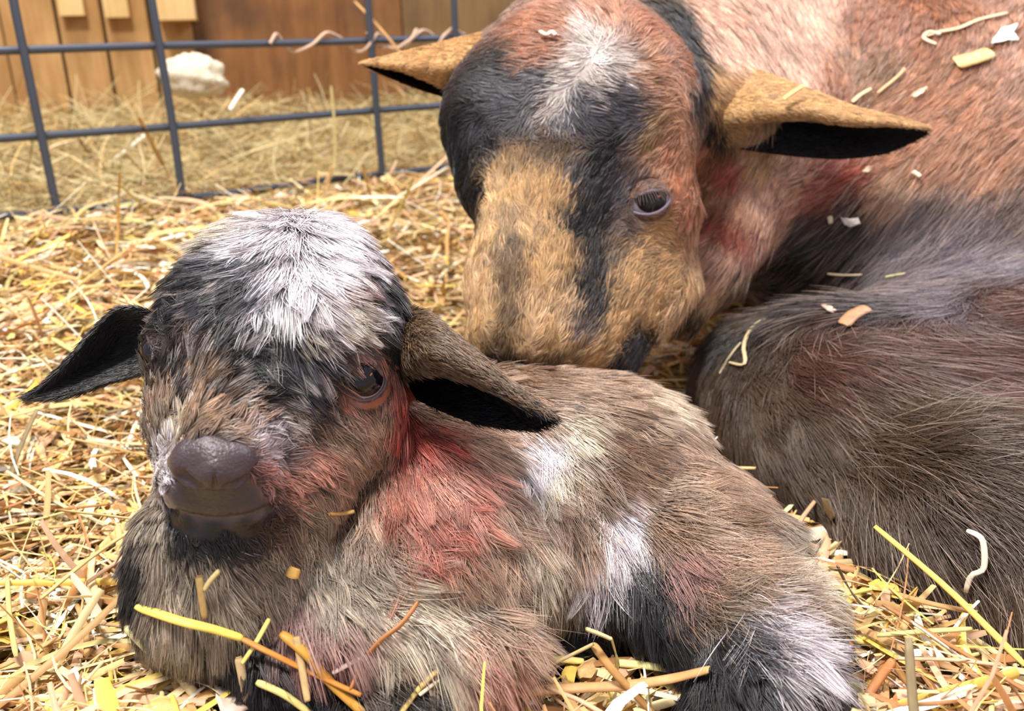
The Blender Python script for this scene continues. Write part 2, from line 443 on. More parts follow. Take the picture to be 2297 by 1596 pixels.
KP = dict(W=(240, 230, 236), K=(24, 22, 27), S=(84, 84, 96), T=(172, 144, 122), G=(165, 150, 132), Rd=(172, 72, 60), Ro=(184, 112, 94), Pk=(204, 148, 130),
          B=(135, 106, 84), C=(218, 204, 182), Dk=(70, 50, 46), M=(168, 125, 118), Lp=(96, 84, 86), Li=(62, 57, 63), Dh=(52, 42, 38))  # Rd, and Ro on the neck, put red lamp light into the coat
kid_rows = [
 (440,805,'Dh',275,7),(500,865,'Dh',290,7),(590,925,'B',300,7),(650,760,'K',90,12),(410,800,'Dh',275,7),(560,765,'K',90,10),
 (570,640,'K',135,14),(530,600,'K',155,13),(565,590,'S',150,13),(590,665,'S',120,14),(520,780,'K',290,8),(480,820,'Dh',290,8),(600,740,'K',100,12),(455,760,'Dh',280,7),(545,910,'Dh',290,6),
 (600,830,'K',70,9),(640,865,'K',30,10),(565,865,'K',300,8),(680,905,'K',20,11),(620,875,'K',20,10),(710,875,'K',20,11),(740,810,'K',30,9),(660,835,'S',20,11),(560,820,'K',300,8),(520,860,'Dh',300,7),(640,780,'S',80,12),(545,780,'K',100,9),(690,930,'K',15,9),(600,800,'K',90,10),(760,850,'Dk',60,5),
 (500,590,'S',165,13),(440,640,'K',145,12),(545,655,'K',140,12),(590,700,'W',115,15),(540,560,'W',190,14),(500,535,'C',190,12),
 (555,535,'W',200,14),(640,528,'W',100,13),(730,545,'W',20,14),(600,620,'W',115,17),(680,640,'W',80,17),(745,625,'W',40,16),(645,700,'W',100,17),
 (800,600,'W',40,13),(810,660,'K',50,10),(850,610,'Dk',55,10),(795,650,'M',45,9),(835,640,'K',60,13),(870,680,'K',75,11),(730,740,'W',10,15),(795,705,'C',-15,15),(680,765,'C',5,15),(765,745,'C',-12,14),(822,708,'W',-40,11),(876,715,'K',-60,10),(862,760,'K',60,9),(835,775,'K',30,8),(850,650,'K',60,11),
 (865,735,'K',-60,10),(885,790,'K',80,8),(500,560,'K',190,11),(465,590,'K',165,12),(420,620,'K',150,12),(505,640,'K',140,14),(550,600,'S',150,13),(400,680,'K',130,10),(455,700,'S',130,11),(520,700,'K',120,13),
 (570,680,'S',110,15),(560,740,'K',100,14),(610,765,'K',90,14),(640,810,'K',60,13),(700,795,'S',40,12),(380,640,'K',140,9),
 (440,760,'T',280,8),(430,820,'T',275,7),(490,790,'Dh',290,8),(470,850,'T',280,7),(530,830,'K',290,8),(590,850,'K',20,9),(560,800,'K',60,9),(410,870,'K',270,6),(385,840,'K',270,6),(375,720,'K',200,7),
 (600,900,'K',10,10),(660,885,'K',20,12),(700,905,'K',25,11),(730,850,'K',30,10),(690,840,'S',20,12),(745,915,'Dk',40,6),(550,890,'T',290,7),(620,940,'K',15,9),(660,930,'C',10,12),(570,930,'T',300,6),
 (480,920,'T',285,5),(530,950,'T',300,5),(430,935,'T',270,5),(400,965,'C',265,5),(370,1010,'W',255,5),(366,1070,'W',250,4),(600,965,'W',330,8),(645,968,'W',345,9),(640,995,'K',330,8),(615,1020,'W',340,7),
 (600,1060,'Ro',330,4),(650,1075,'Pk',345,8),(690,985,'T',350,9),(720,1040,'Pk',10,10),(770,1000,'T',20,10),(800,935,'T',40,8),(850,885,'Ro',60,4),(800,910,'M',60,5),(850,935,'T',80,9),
 (760,1100,'T',50,13),(700,1150,'G',60,13),(650,1120,'Pk',350,7),(640,1155,'Dk',20,7),(850,1020,'T',80,12),(830,1080,'T',80,14),
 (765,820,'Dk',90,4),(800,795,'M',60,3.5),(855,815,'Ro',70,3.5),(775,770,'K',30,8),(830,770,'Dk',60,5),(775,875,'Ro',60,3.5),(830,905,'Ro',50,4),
 (480,1195,'K',90,.3),(420,1180,'K',100,.3),(560,1190,'K',80,.3),(500,1208,'K',90,3),(620,1165,'Dk',50,5),(470,1240,'K',90,5),(540,1235,'K',80,5),(400,1215,'K',95,3),(600,1210,'Dk',70,6),
 (480,1130,'Li',90,0.1),(420,1110,'Li',90,0.1),(545,1110,'Li',90,0.1),(500,1050,'Li',90,0.1),(606,1105,'M',30,2.5),(368,1125,'W',90,1.5),(372,1128,'Lp',90,.1),(440,1150,'Li',90,.1),(520,1150,'Li',90,.1),(590,1135,'Li',90,.1),(435,1158,'Lp',90,.1),(480,1161,'Lp',90,.1),(530,1160,'Lp',90,.1),(590,1146,'Lp',90,.1),(480,1178,'K',90,.3),(425,1168,'K',90,.3),(540,1177,'K',90,.3),(600,1158,'K',80,.5),(390,1160,'K',90,.5),(450,1135,'Li',90,.1),(510,1135,'Li',90,.1),(570,1120,'Li',90,.1),(395,1120,'Li',90,.1),(630,1122,'Dk',60,2),
 (365,900,'T',255,7),(355,960,'G',250,8),(345,1080,'G',240,9),(340,1140,'G',120,9),
 (360,1210,'G',110,14),(360,1260,'G',100,16),(480,1290,'G',92,19),(600,1280,'G',82,19),(420,1350,'G',95,21),(540,1380,'G',82,21),(700,1250,'G',70,19),(480,1430,'G',92,19),(370,1340,'G',95,18),(640,1220,'B',80,15),(760,1180,'B',70,16),
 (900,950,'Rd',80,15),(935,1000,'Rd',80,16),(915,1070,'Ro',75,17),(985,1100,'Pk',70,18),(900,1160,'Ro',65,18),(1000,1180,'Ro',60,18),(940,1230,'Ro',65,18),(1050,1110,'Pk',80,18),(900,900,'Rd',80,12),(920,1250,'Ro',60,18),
 (1080,1010,'T',60,18),(1000,940,'T',40,15),(1130,900,'T',30,15),(850,1180,'T',60,18),(830,1290,'G',55,20),(900,1330,'C',40,22),(1000,1290,'T',60,21),(1080,1250,'T',80,20),(1060,1360,'C',60,22),(880,1230,'T',60,19),
 (315,1260,'K',100,7),(320,1310,'K',95,8),
 (700,1430,'M',65,20),(640,1400,'M',75,18),(780,1480,'M',65,22),(620,1350,'G',75,20),(720,1350,'G',60,20),(900,1420,'C',60,26),(1000,1400,'C',68,26),(1085,1430,'T',82,22),(850,1480,'C',68,27),(980,1490,'C',82,25),(1060,1480,'Pk',88,20),(930,1460,'T',70,26),(560,1450,'K',80,10),(490,1460,'K',80,9),(700,1540,'K',40,9),(620,1520,'K',50,9),(900,1575,'K',160,9),(1020,1535,'K',160,10),(740,1570,'K',170,8),
 (1200,870,'B',15,15),(1300,880,'T',20,16),(1400,905,'T',25,17),(1460,930,'C',30,17),(1180,960,'T',70,17),(1205,1010,'W',105,19),(1180,1060,'W',100,19),(1225,1080,'C',95,18),(1290,990,'C',60,15),(1350,1000,'B',20,15),(1400,1050,'B',20,16),
 (1330,1090,'B',50,15),(1500,980,'T',25,16),(1560,1040,'T',35,17),(1620,1090,'T',35,17),(1480,1110,'T',35,18),(1250,1150,'T',75,18),(1310,1200,'T',65,19),(1200,1250,'C',75,19),(1180,1310,'G',75,20),(1250,1320,'G',70,20),(1120,1150,'T',80,18),
 (1390,1190,'W',65,20),(1400,1240,'W',75,20),(1370,1275,'W',80,20),(1440,1270,'K',60,20),(1480,1200,'B',40,17),(1550,1150,'T',30,18),(1700,1095,'C',10,18),(1745,1140,'C',15,18),(1660,1190,'B',15,12),(1600,1220,'T',20,18),
 (1720,1250,'G',15,20),(1790,1260,'G',20,18),(1640,1300,'T',25,20),(1550,1290,'M',40,19),(1700,1340,'T',25,21),(1790,1360,'C',40,20),(1500,1330,'K',70,18),(1630,1400,'G',35,22),(1560,1380,'B',50,20),(1720,1425,'W',48,22),(1775,1465,'W',55,23),(1745,1500,'W',60,20),(1690,1480,'K',60,18),(1640,1470,'K',60,18),(1700,1565,'K',70,12),(1800,1420,'T',50,18),
 (1830,1440,'K',75,13),(1860,1500,'K',80,11),(1430,1340,'K',70,18),(1350,1340,'K',75,15),(1500,1410,'K',60,18),(1570,1450,'K',50,18),(1600,1500,'K',80,14),(1680,1530,'K',75,14),(1580,1560,'K',85,11),(1800,1560,'K',70,11),(1270,1425,'K',20,9),(1350,1435,'K',20,9),(1180,1425,'K',20,9),(1450,1430,'K',20,9),(1660,1450,'S',50,20),
]
def build_kid():
    print('kid mesh')
    V, Fq = surface_nets(kid_all, P(250, 1700, .40) * 0 + np.array([-0.24, 0.20, -0.03]), [0.33, 0.62, 0.245], 0.0015)
    Fq = fix_orient(V, Fq, kid_all)
    print('kid verts', len(V), V.min(0), V.max(0))
    A = anchors(kid_all, kid_rows, KP)
    print('anchors', len(A), len(kid_rows))
    col = np.empty((len(V), 3)); hl = np.empty(len(V))
    it = interp(A, V); col = it[:, :3]; hl = it[:, 6]
    furless = hl < 0.0012
    root = empty('baby_goat', (P(1000, 1450, .47)[0], P(1000, 1450, .47)[1], 0.0))
    tag(root, 'newborn kid goat with white forehead blaze and wet taupe coat lying curled on straw', 'baby goat')
    rough = np.where(furless, 0.3, 0.75)
    body = np_mesh('body', V, Fq, M_wet, root, col * np.where(furless, 1.0, 0.75)[:, None], extra={'rough': rough})
    # fur
    eyes = [(ke1, KE_R * 1.12), (ke2, KE_R * 1.02)]
    def keep(X):
        k = np.ones(len(X), bool)
        for c, r in eyes: k &= np.linalg.norm(X - c, axis=1) > r * 1.22
        h = interp(A, X, 5.0)[:, 6]
        return k & (h > 0.0014)
    hc = P(600, 800, .44)
    def is_head(X):
        c = (X - CAMP) @ M_cw; px = W_ / 2 + F_ * c[:, 0] / c[:, 2]; py = H_ / 2 - F_ * c[:, 1] / c[:, 2]
        return (c[:, 2] < .50 * K) & (np.hypot((X - hc) @ M_cw[:, 0], (X - hc) @ M_cw[:, 1] + 0.004) < 0.0605) & ((X - hc) @ M_cw[:, 1] > -0.022)
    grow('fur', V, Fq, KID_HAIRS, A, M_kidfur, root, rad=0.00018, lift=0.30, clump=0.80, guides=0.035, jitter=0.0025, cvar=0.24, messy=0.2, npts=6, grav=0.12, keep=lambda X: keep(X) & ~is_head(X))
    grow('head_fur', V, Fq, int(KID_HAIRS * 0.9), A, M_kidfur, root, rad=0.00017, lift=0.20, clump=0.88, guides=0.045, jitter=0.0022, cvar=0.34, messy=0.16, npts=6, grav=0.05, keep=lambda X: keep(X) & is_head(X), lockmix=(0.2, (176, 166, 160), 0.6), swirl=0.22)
    # nose leather
    nz = [seg((425, 1022, .372, 36), (532, 1024, .372, 34), .008), seg((478, 1012, .374, 38), (482, 1058, .367, 32), .008), seg((415, 1052, .371, 26), (398, 1036, .379, 22), .006),
          seg((548, 1046, .375, 27), (568, 1030, .382, 17), .006), seg((440, 1078, .369, 17), (525, 1078, .370, 17), .006)]
    npx = [(515, 1092), (540, 1088), (562, 1074), (576, 1056)]; npy = [(446, 1092), (425, 1086), (406, 1070)]
    for q in (npx, npy):
        tp, th_ = trace(nz, q)
        for a_, b_, r_ in zip(tp[:-1], tp[1:], (.0014, .0022, .0022)): nz.append(('cut', a_, b_, r_, r_ * 1.1, 0.0015))
    tp, th_ = trace(nz, [(481, 1060), (483, 1098)]); nz.append(('cut', tp[0], tp[1], .0003, .0009, .0012))
    c = P(485, 1050, .375); NV, NF = surface_nets(nz, c - 0.028, c + 0.028, 0.0006); NF = fix_orient(NV, NF, nz)
    np_mesh('nose', NV, NF, M_wet, root, np.tile(lin((74, 62, 66)), (len(NV), 1)), extra={'rough': np.full(len(NV), 0.36)})
    make_eye(root, ke1, kn1, KE_R, (58, 42, 40), (104, 92, 96), up=0.74, low=0.82, wide=0.90, iris_a=0.90, roll=-0.15, gaze=(0.0, 0.1), fur_col=(124, 84, 72), lashes=(14, 0.5, (50, 36, 34)))
    make_eye(root, ke2, kn2, KE_R * 0.9, (60, 50, 50), (96, 86, 96), iris_a=0.95, up=.62, low=.68, fur_col=(70, 58, 54))
    return root

def uv_sphere(c, r, n=32):
    th = np.linspace(0, math.pi, n + 1); ph = np.linspace(0, 2 * math.pi, 2 * n, endpoint=False)
    T, Pp = np.meshgrid(th, ph, indexing='ij')
    V = np.stack([np.sin(T) * np.cos(Pp), np.sin(T) * np.sin(Pp), np.cos(T)], -1).reshape(-1, 3)
    m = 2 * n; F = []
    for i in range(n):
        for j in range(m): F.append((i * m + j, (i + 1) * m + j, (i + 1) * m + (j + 1) % m, i * m + (j + 1) % m))
    return V * r + c, np.array(F)

def frame_from(n, upv=(0, 0, 1)):
    n = n / np.linalg.norm(n); u = np.cross(np.array(upv, float), n); u /= np.linalg.norm(u); v = np.cross(n, u)
    return u, v, n

def make_eye(root, c, n, r, skin, rim, up=0.7, low=0.75, wide=0.9, roll=0.0, iris_a=0.85, gaze=(0, 0), lashes=None, fur_col=(120, 96, 82)):
    """eyeball with iris dome and slot pupil, eyelids hugging it around an almond opening"""
    u, v, n = frame_from(n)
    cr, sr = math.cos(roll), math.sin(roll); u, v = u * cr + v * sr, -u * sr + v * cr
    V, Fq = uv_sphere(np.zeros(3), 1.0)
    Bm = np.stack([u, v, n], 1)
    gz = np.array([gaze[0], gaze[1], 1.0]); gu, gv, gn = frame_from(gz, (0, 1, 0)); Gm = Bm @ np.stack([gu, gv, gn], 1)
    eb = np_mesh('eye', V @ Bm.T * r + c, Fq[:, ::-1].copy(), M_white, root)
    N = 48; rings = []; a = np.linspace(0, 2 * math.pi, N, endpoint=False)
    for i in range(9):
        q = i / 8 * iris_a
        rings.append(np.stack([np.sin(q) * np.cos(a), np.sin(q) * np.sin(a), np.full(N, math.cos(q) + 0.04 * (1 - i / 8))], 1))
    Dm = np.concatenate(rings) * 1.015; Fd = np.array([(i * N + j, (i + 1) * N + j, (i + 1) * N + (j + 1) % N, i * N + (j + 1) % N) for i in range(8) for j in range(N)])
    np_mesh('iris', Dm @ Gm.T * r + c, Fd, M_eye, eb)
    pr = []
    for s in (1.0, 0.5, 0.02):
        x = 0.42 * s * np.sign(np.cos(a)) * np.abs(np.cos(a)) ** 0.7; y = 0.2 * s * np.sin(a)
        pr.append(np.stack([x, y, np.sqrt(1 - x * x - y * y) + 0.045 * (1 - np.hypot(x, y) / 0.72) + 0.012], 1))
    Dm = np.concatenate(pr) * 1.02; Fd = np.array([(i * N + j, i * N + (j + 1) % N, (i + 1) * N + (j + 1) % N, (i + 1) * N + j) for i in range(2) for j in range(N)])
    np_mesh('pupil', Dm @ Gm.T * r + c, Fd, M_pupil, eb)
    cross = [(0.0, 1.02, 0), (-0.02, 1.09, 0), (0.05, 1.14, 0), (0.12, 1.12, 1), (0.3, 1.10, 1), (0.5, 1.08, 1), (0.75, 1.05, 1), (1.0, 1.02, 1)]
    m = len(cross); Vt = []; Cc = []
    cs, crm = lin(skin), lin(rim)
    for i in range(N):
        al = a[i]; hg = up if math.sin(al) > 0 else low
        ex, ey = wide * math.cos(al) * (1 - 0.12 * abs(math.sin(al)) ** 2), hg * math.sin(al)
        e = math.hypot(ex, ey); dx, dy = ex / e, ey / e
        th0 = math.asin(min(0.98, e))
        for k, (dt, rr, isk) in enumerate(cross):
            th = th0 + dt * 1.0 * (1.75 - th0)
            Vt.append([dx * math.sin(th) * rr, dy * math.sin(th) * rr, math.cos(th) * rr]); Cc.append(cs if isk else crm)
    Ft = np.array([(i * m + j, i * m + j + 1, ((i + 1) % N) * m + j + 1, ((i + 1) % N) * m + j) for i in range(N) for j in range(m - 1)])
    np_mesh('eyelid', np.array(Vt) @ Bm.T * r + c, Ft, M_wet, eb, np.array(Cc), extra={'rough': np.array([.35 if not q_[2] else .85 for q_ in cross] * N)})
    LV = np.array(Vt) @ Bm.T * r + c; LF = Ft.reshape(N, m - 1, 4)[:, 2:].reshape(-1, 4)
    out = LV - c; out -= n * (out @ n)[:, None]; out /= np.linalg.norm(out, axis=1, keepdims=True) + 1e-9
    LA = np.concatenate([LV, np.tile(lin(fur_col), (len(LV), 1)), out * 0.7 + u * 0.5, np.full((len(LV), 1), 0.0022)], 1)[::3]
    grow('lid_fur', LV, LF, 2600, LA, M_doefur, eb, rad=0.00013, lift=0.2, clump=0.2, jitter=0.0006, cvar=0.25, messy=0.3, npts=3, grav=0.0, cull=False, swirl=0.1, guides=0.05)
    if lashes:
        nl, ll, lc = lashes; Vl = []; Fl = []; off = 0
        for i in range(nl):
            al = math.pi * (0.12 + 0.76 * i / (nl - 1)); ex, ey = wide * math.cos(al), up * math.sin(al); th = math.asin(min(.98, math.hypot(ex, ey))); q = math.hypot(ex, ey)
            p0 = np.array([ex / q * math.sin(th), ey / q * math.sin(th), math.cos(th)]) * 1.12
            dr = np.array([0.3 * math.cos(al) + random.uniform(-.1, .1), -0.55 + random.uniform(-.15, .15), 0.75]); dr /= np.linalg.norm(dr)
            pts = [p0, p0 + dr * ll * 0.5 + np.array([0, -0.02, 0]), p0 + dr * ll + np.array([0, -0.12, 0])]
            a_, b_ = tube([(q_ @ Bm.T) * r + c for q_ in catmull(pts, 6)], np.linspace(0.00022, 0.00005, 6), 5); Vl.append(a_); Fl.append(b_ + off); off += len(a_)
        Vl = np.concatenate(Vl); np_mesh('eyelashes', Vl, np.concatenate(Fl), M_straw, eb, np.tile(lin(lc), (len(Vl), 1)))
    return eb

# ------------------------------------------------------------------ ears: a folded two-sided leaf, outer skin and inner skin
def catmull(pts, n):
    pts = np.asarray(pts, float); m = len(pts)
    t = np.linspace(0, m - 1, n); i = np.clip(t.astype(int), 0, m - 2); f = (t - i)[:, None]
    p0 = pts[np.maximum(i - 1, 0)]; p1 = pts[i]; p2 = pts[i + 1]; p3 = pts[np.minimum(i + 2, m - 1)]
    return 0.5 * (2 * p1 + (p2 - p0) * f + (2 * p0 - 5 * p1 + 4 * p2 - p3) * f ** 2 + (3 * p1 - p0 - 3 * p2 + p3) * f ** 3)

def make_ear(name, root, rails, outer, inner, thick, fur, hairs, hl_out=0.003, hl_in=0.004, rad=0.00016, npal=None, outer_first=True):
    """rails: list of rails (each a list of (px,py,depth)) running from base to tip; the leaf goes across them in order"""
    nu, nv = 60, 28
    Rl = [catmull([P(*q) for q in r], nu) for r in rails]
    S = np.stack(Rl, 1)                                   # nu, rails, 3
    G_ = np.stack([catmull(S[i], nv) for i in range(nu)])  # nu, nv, 3
    Vm = G_.reshape(-1, 3)
    Fm = np.array([(i * nv + j, (i + 1) * nv + j, (i + 1) * nv + j + 1, i * nv + j + 1) for i in range(nu - 1) for j in range(nv - 1)])
    Nn, _ = mesh_normals(Vm, Fm)
    if not outer_first: Nn = -Nn
    taper = np.repeat(np.sin(np.linspace(0.25, math.pi, nu)) ** 0.5 * 0.8 + 0.2, nv)[:, None]
    edge = np.tile(np.sin(np.linspace(0, math.pi, nv)) ** 0.5, nu)[:, None]
    V1 = Vm + Nn * thick * 0.5 * taper * edge; V2 = Vm - Nn * thick * 0.5 * taper * edge
    n0 = len(Vm)
    F1 = Fm if outer_first else Fm[:, ::-1]; F2 = (Fm[:, ::-1] if outer_first else Fm) + n0
    rim = []
    for i in range(nu - 1):
        for j in (0, nv - 1): rim.append((i * nv + j, (i + 1) * nv + j, (i + 1) * nv + j + n0, i * nv + j + n0))
    V = np.concatenate([V1, V2]); F = np.concatenate([F1, F2, np.array(rim)])
    co, ci = lin(outer), lin(inner)
    col = np.concatenate([np.tile(co, (n0, 1)), np.tile(ci, (n0, 1))])
    o = np_mesh(name, V, F, M_skin, root, col * 0.8)
    axis = S[-1].mean(0) - S[0].mean(0); axis /= np.linalg.norm(axis)
    tc, _ = mesh_normals(V1, F1)
    st = slice(None, None, 5)
    # anchor table for each face of the leaf, pushed apart so the sides do not mix
    for side, (VV, FF, c, hl, nh) in enumerate(((V1, F1, co, hl_out, hairs), (V2, F2 - n0, ci, hl_in, hairs))):
        cc = np.tile(c, (n0, 1))
        if npal is not None: cc = npal(side, np.arange(n0) // nv / (nu - 1), (np.arange(n0) % nv) / (nv - 1), cc)
        Aa = np.concatenate([VV, cc, np.tile(axis, (n0, 1)), np.full((n0, 1), hl)], 1)[st]
        grow('fur', VV, FF, nh, Aa, fur, o, rad=rad, lift=0.3, clump=0.25, jitter=0.0008, cvar=0.2, messy=0.25, npts=3, grav=0.05, power=4, swirl=0.1, cull=False, guides=0.05)
    return o
# ------------------------------------------------------------------ the doe lying behind the kid
doe_head = [
    ball((1300, 262, .720, 262)), seg((1120, 250, .690, 112), (1400, 265, .690, 140), .03),
    seg((1230, 110, .75, 110), (1430, 110, .76, 120), .03),
    # brow ridges and eye bosses
    seg((1095, 300, .685, 88), (1090, 400, .680, 70), .02), seg((1420, 320, .675, 100), (1455, 440, .672, 90), .02),
    # bridge and muzzle
    seg((1235, 400, .675, 160), (1175, 640, .635, 118), .025), seg((1175, 640, .635, 118), (1165, 745, .615, 108), .02),
    seg((1110, 780, .612, 62), (1225, 790, .610, 66), .012),
    # cheek and jaw
    seg((1450, 500, .705, 125), (1480, 620, .700, 75), .02), seg((1400, 520, .685, 110), (1290, 740, .635, 88), .02),
    seg((1420, 640, .685, 95), (1310, 800, .635, 52), .02), seg((1500, 620, .70, 60), (1385, 815, .650, 42), .012),
    # base of the ears
    seg((1530, 240, .73, 110), (1645, 235, .728, 62), .02), seg((1150, 170, .735, 90), (1080, 130, .735, 45), .015),
]
doe_all_s = doe_head + [
    # neck
    seg((1480, 230, .80, 215), (1680, 60, .98, 270), .03), seg((1680, 60, .98, 270), (1950, -20, 1.1, 380), .05),
    seg((1600, 330, .79, 150), (1800, 300, .92, 280), .03),
    # throat fold
    seg((1690, 430, .80, 110), (1590, 600, .755, 78), .015), seg((1590, 600, .755, 78), (1540, 690, .735, 44), .01),
    seg((1700, 420, .80, 100), (1980, 360, .82, 60), .015),
    # shoulder and barrel
    seg((2050, 420, .96, 420), (2500, 350, 1.0, 560), .05), seg((1880, 520, .86, 210), (2250, 560, .84, 300), .05),
    seg((2080, 600, .88, 190), (2150, 900, .70, 190), .05), seg((2450, 560, .92, 330), (2500, 950, .72, 330), .06),
    # brisket, folded upper arm and flank towards the camera
    seg((1690, 860, .735, 130), (1870, 990, .665, 180), .02), seg((1880, 950, .670, 210), (2180, 1180, .555, 260), .05),
    seg((1950, 930, .70, 215), (2400, 960, .66, 300), .07), seg((2180, 1180, .555, 250), (2480, 1400, .49, 290), .02),
]
DE_R = 0.0135
de1, dn1 = set_eye(doe_head, 1458, 448, DE_R, 0.5)
_tc = CAMP - de1; _tc /= np.linalg.norm(_tc)
dn1 = dn1 * 0.55 + _tc * 0.45; dn1 /= np.linalg.norm(dn1)
de2 = P(1062, 350, .70); dn2 = M_cw @ np.array([-0.9, -0.1, -0.35]); dn2 /= np.linalg.norm(dn2)
s1, c1 = socket(de1, dn1, DE_R)
doe_cuts = [cut((1125, 838, .575, 7), (1175, 826, .565, 10)), cut((1560, 330, .70, 10), (1530, 560, .70, 6), .01)]
doe_all = doe_all_s + s1 + doe_cuts + c1

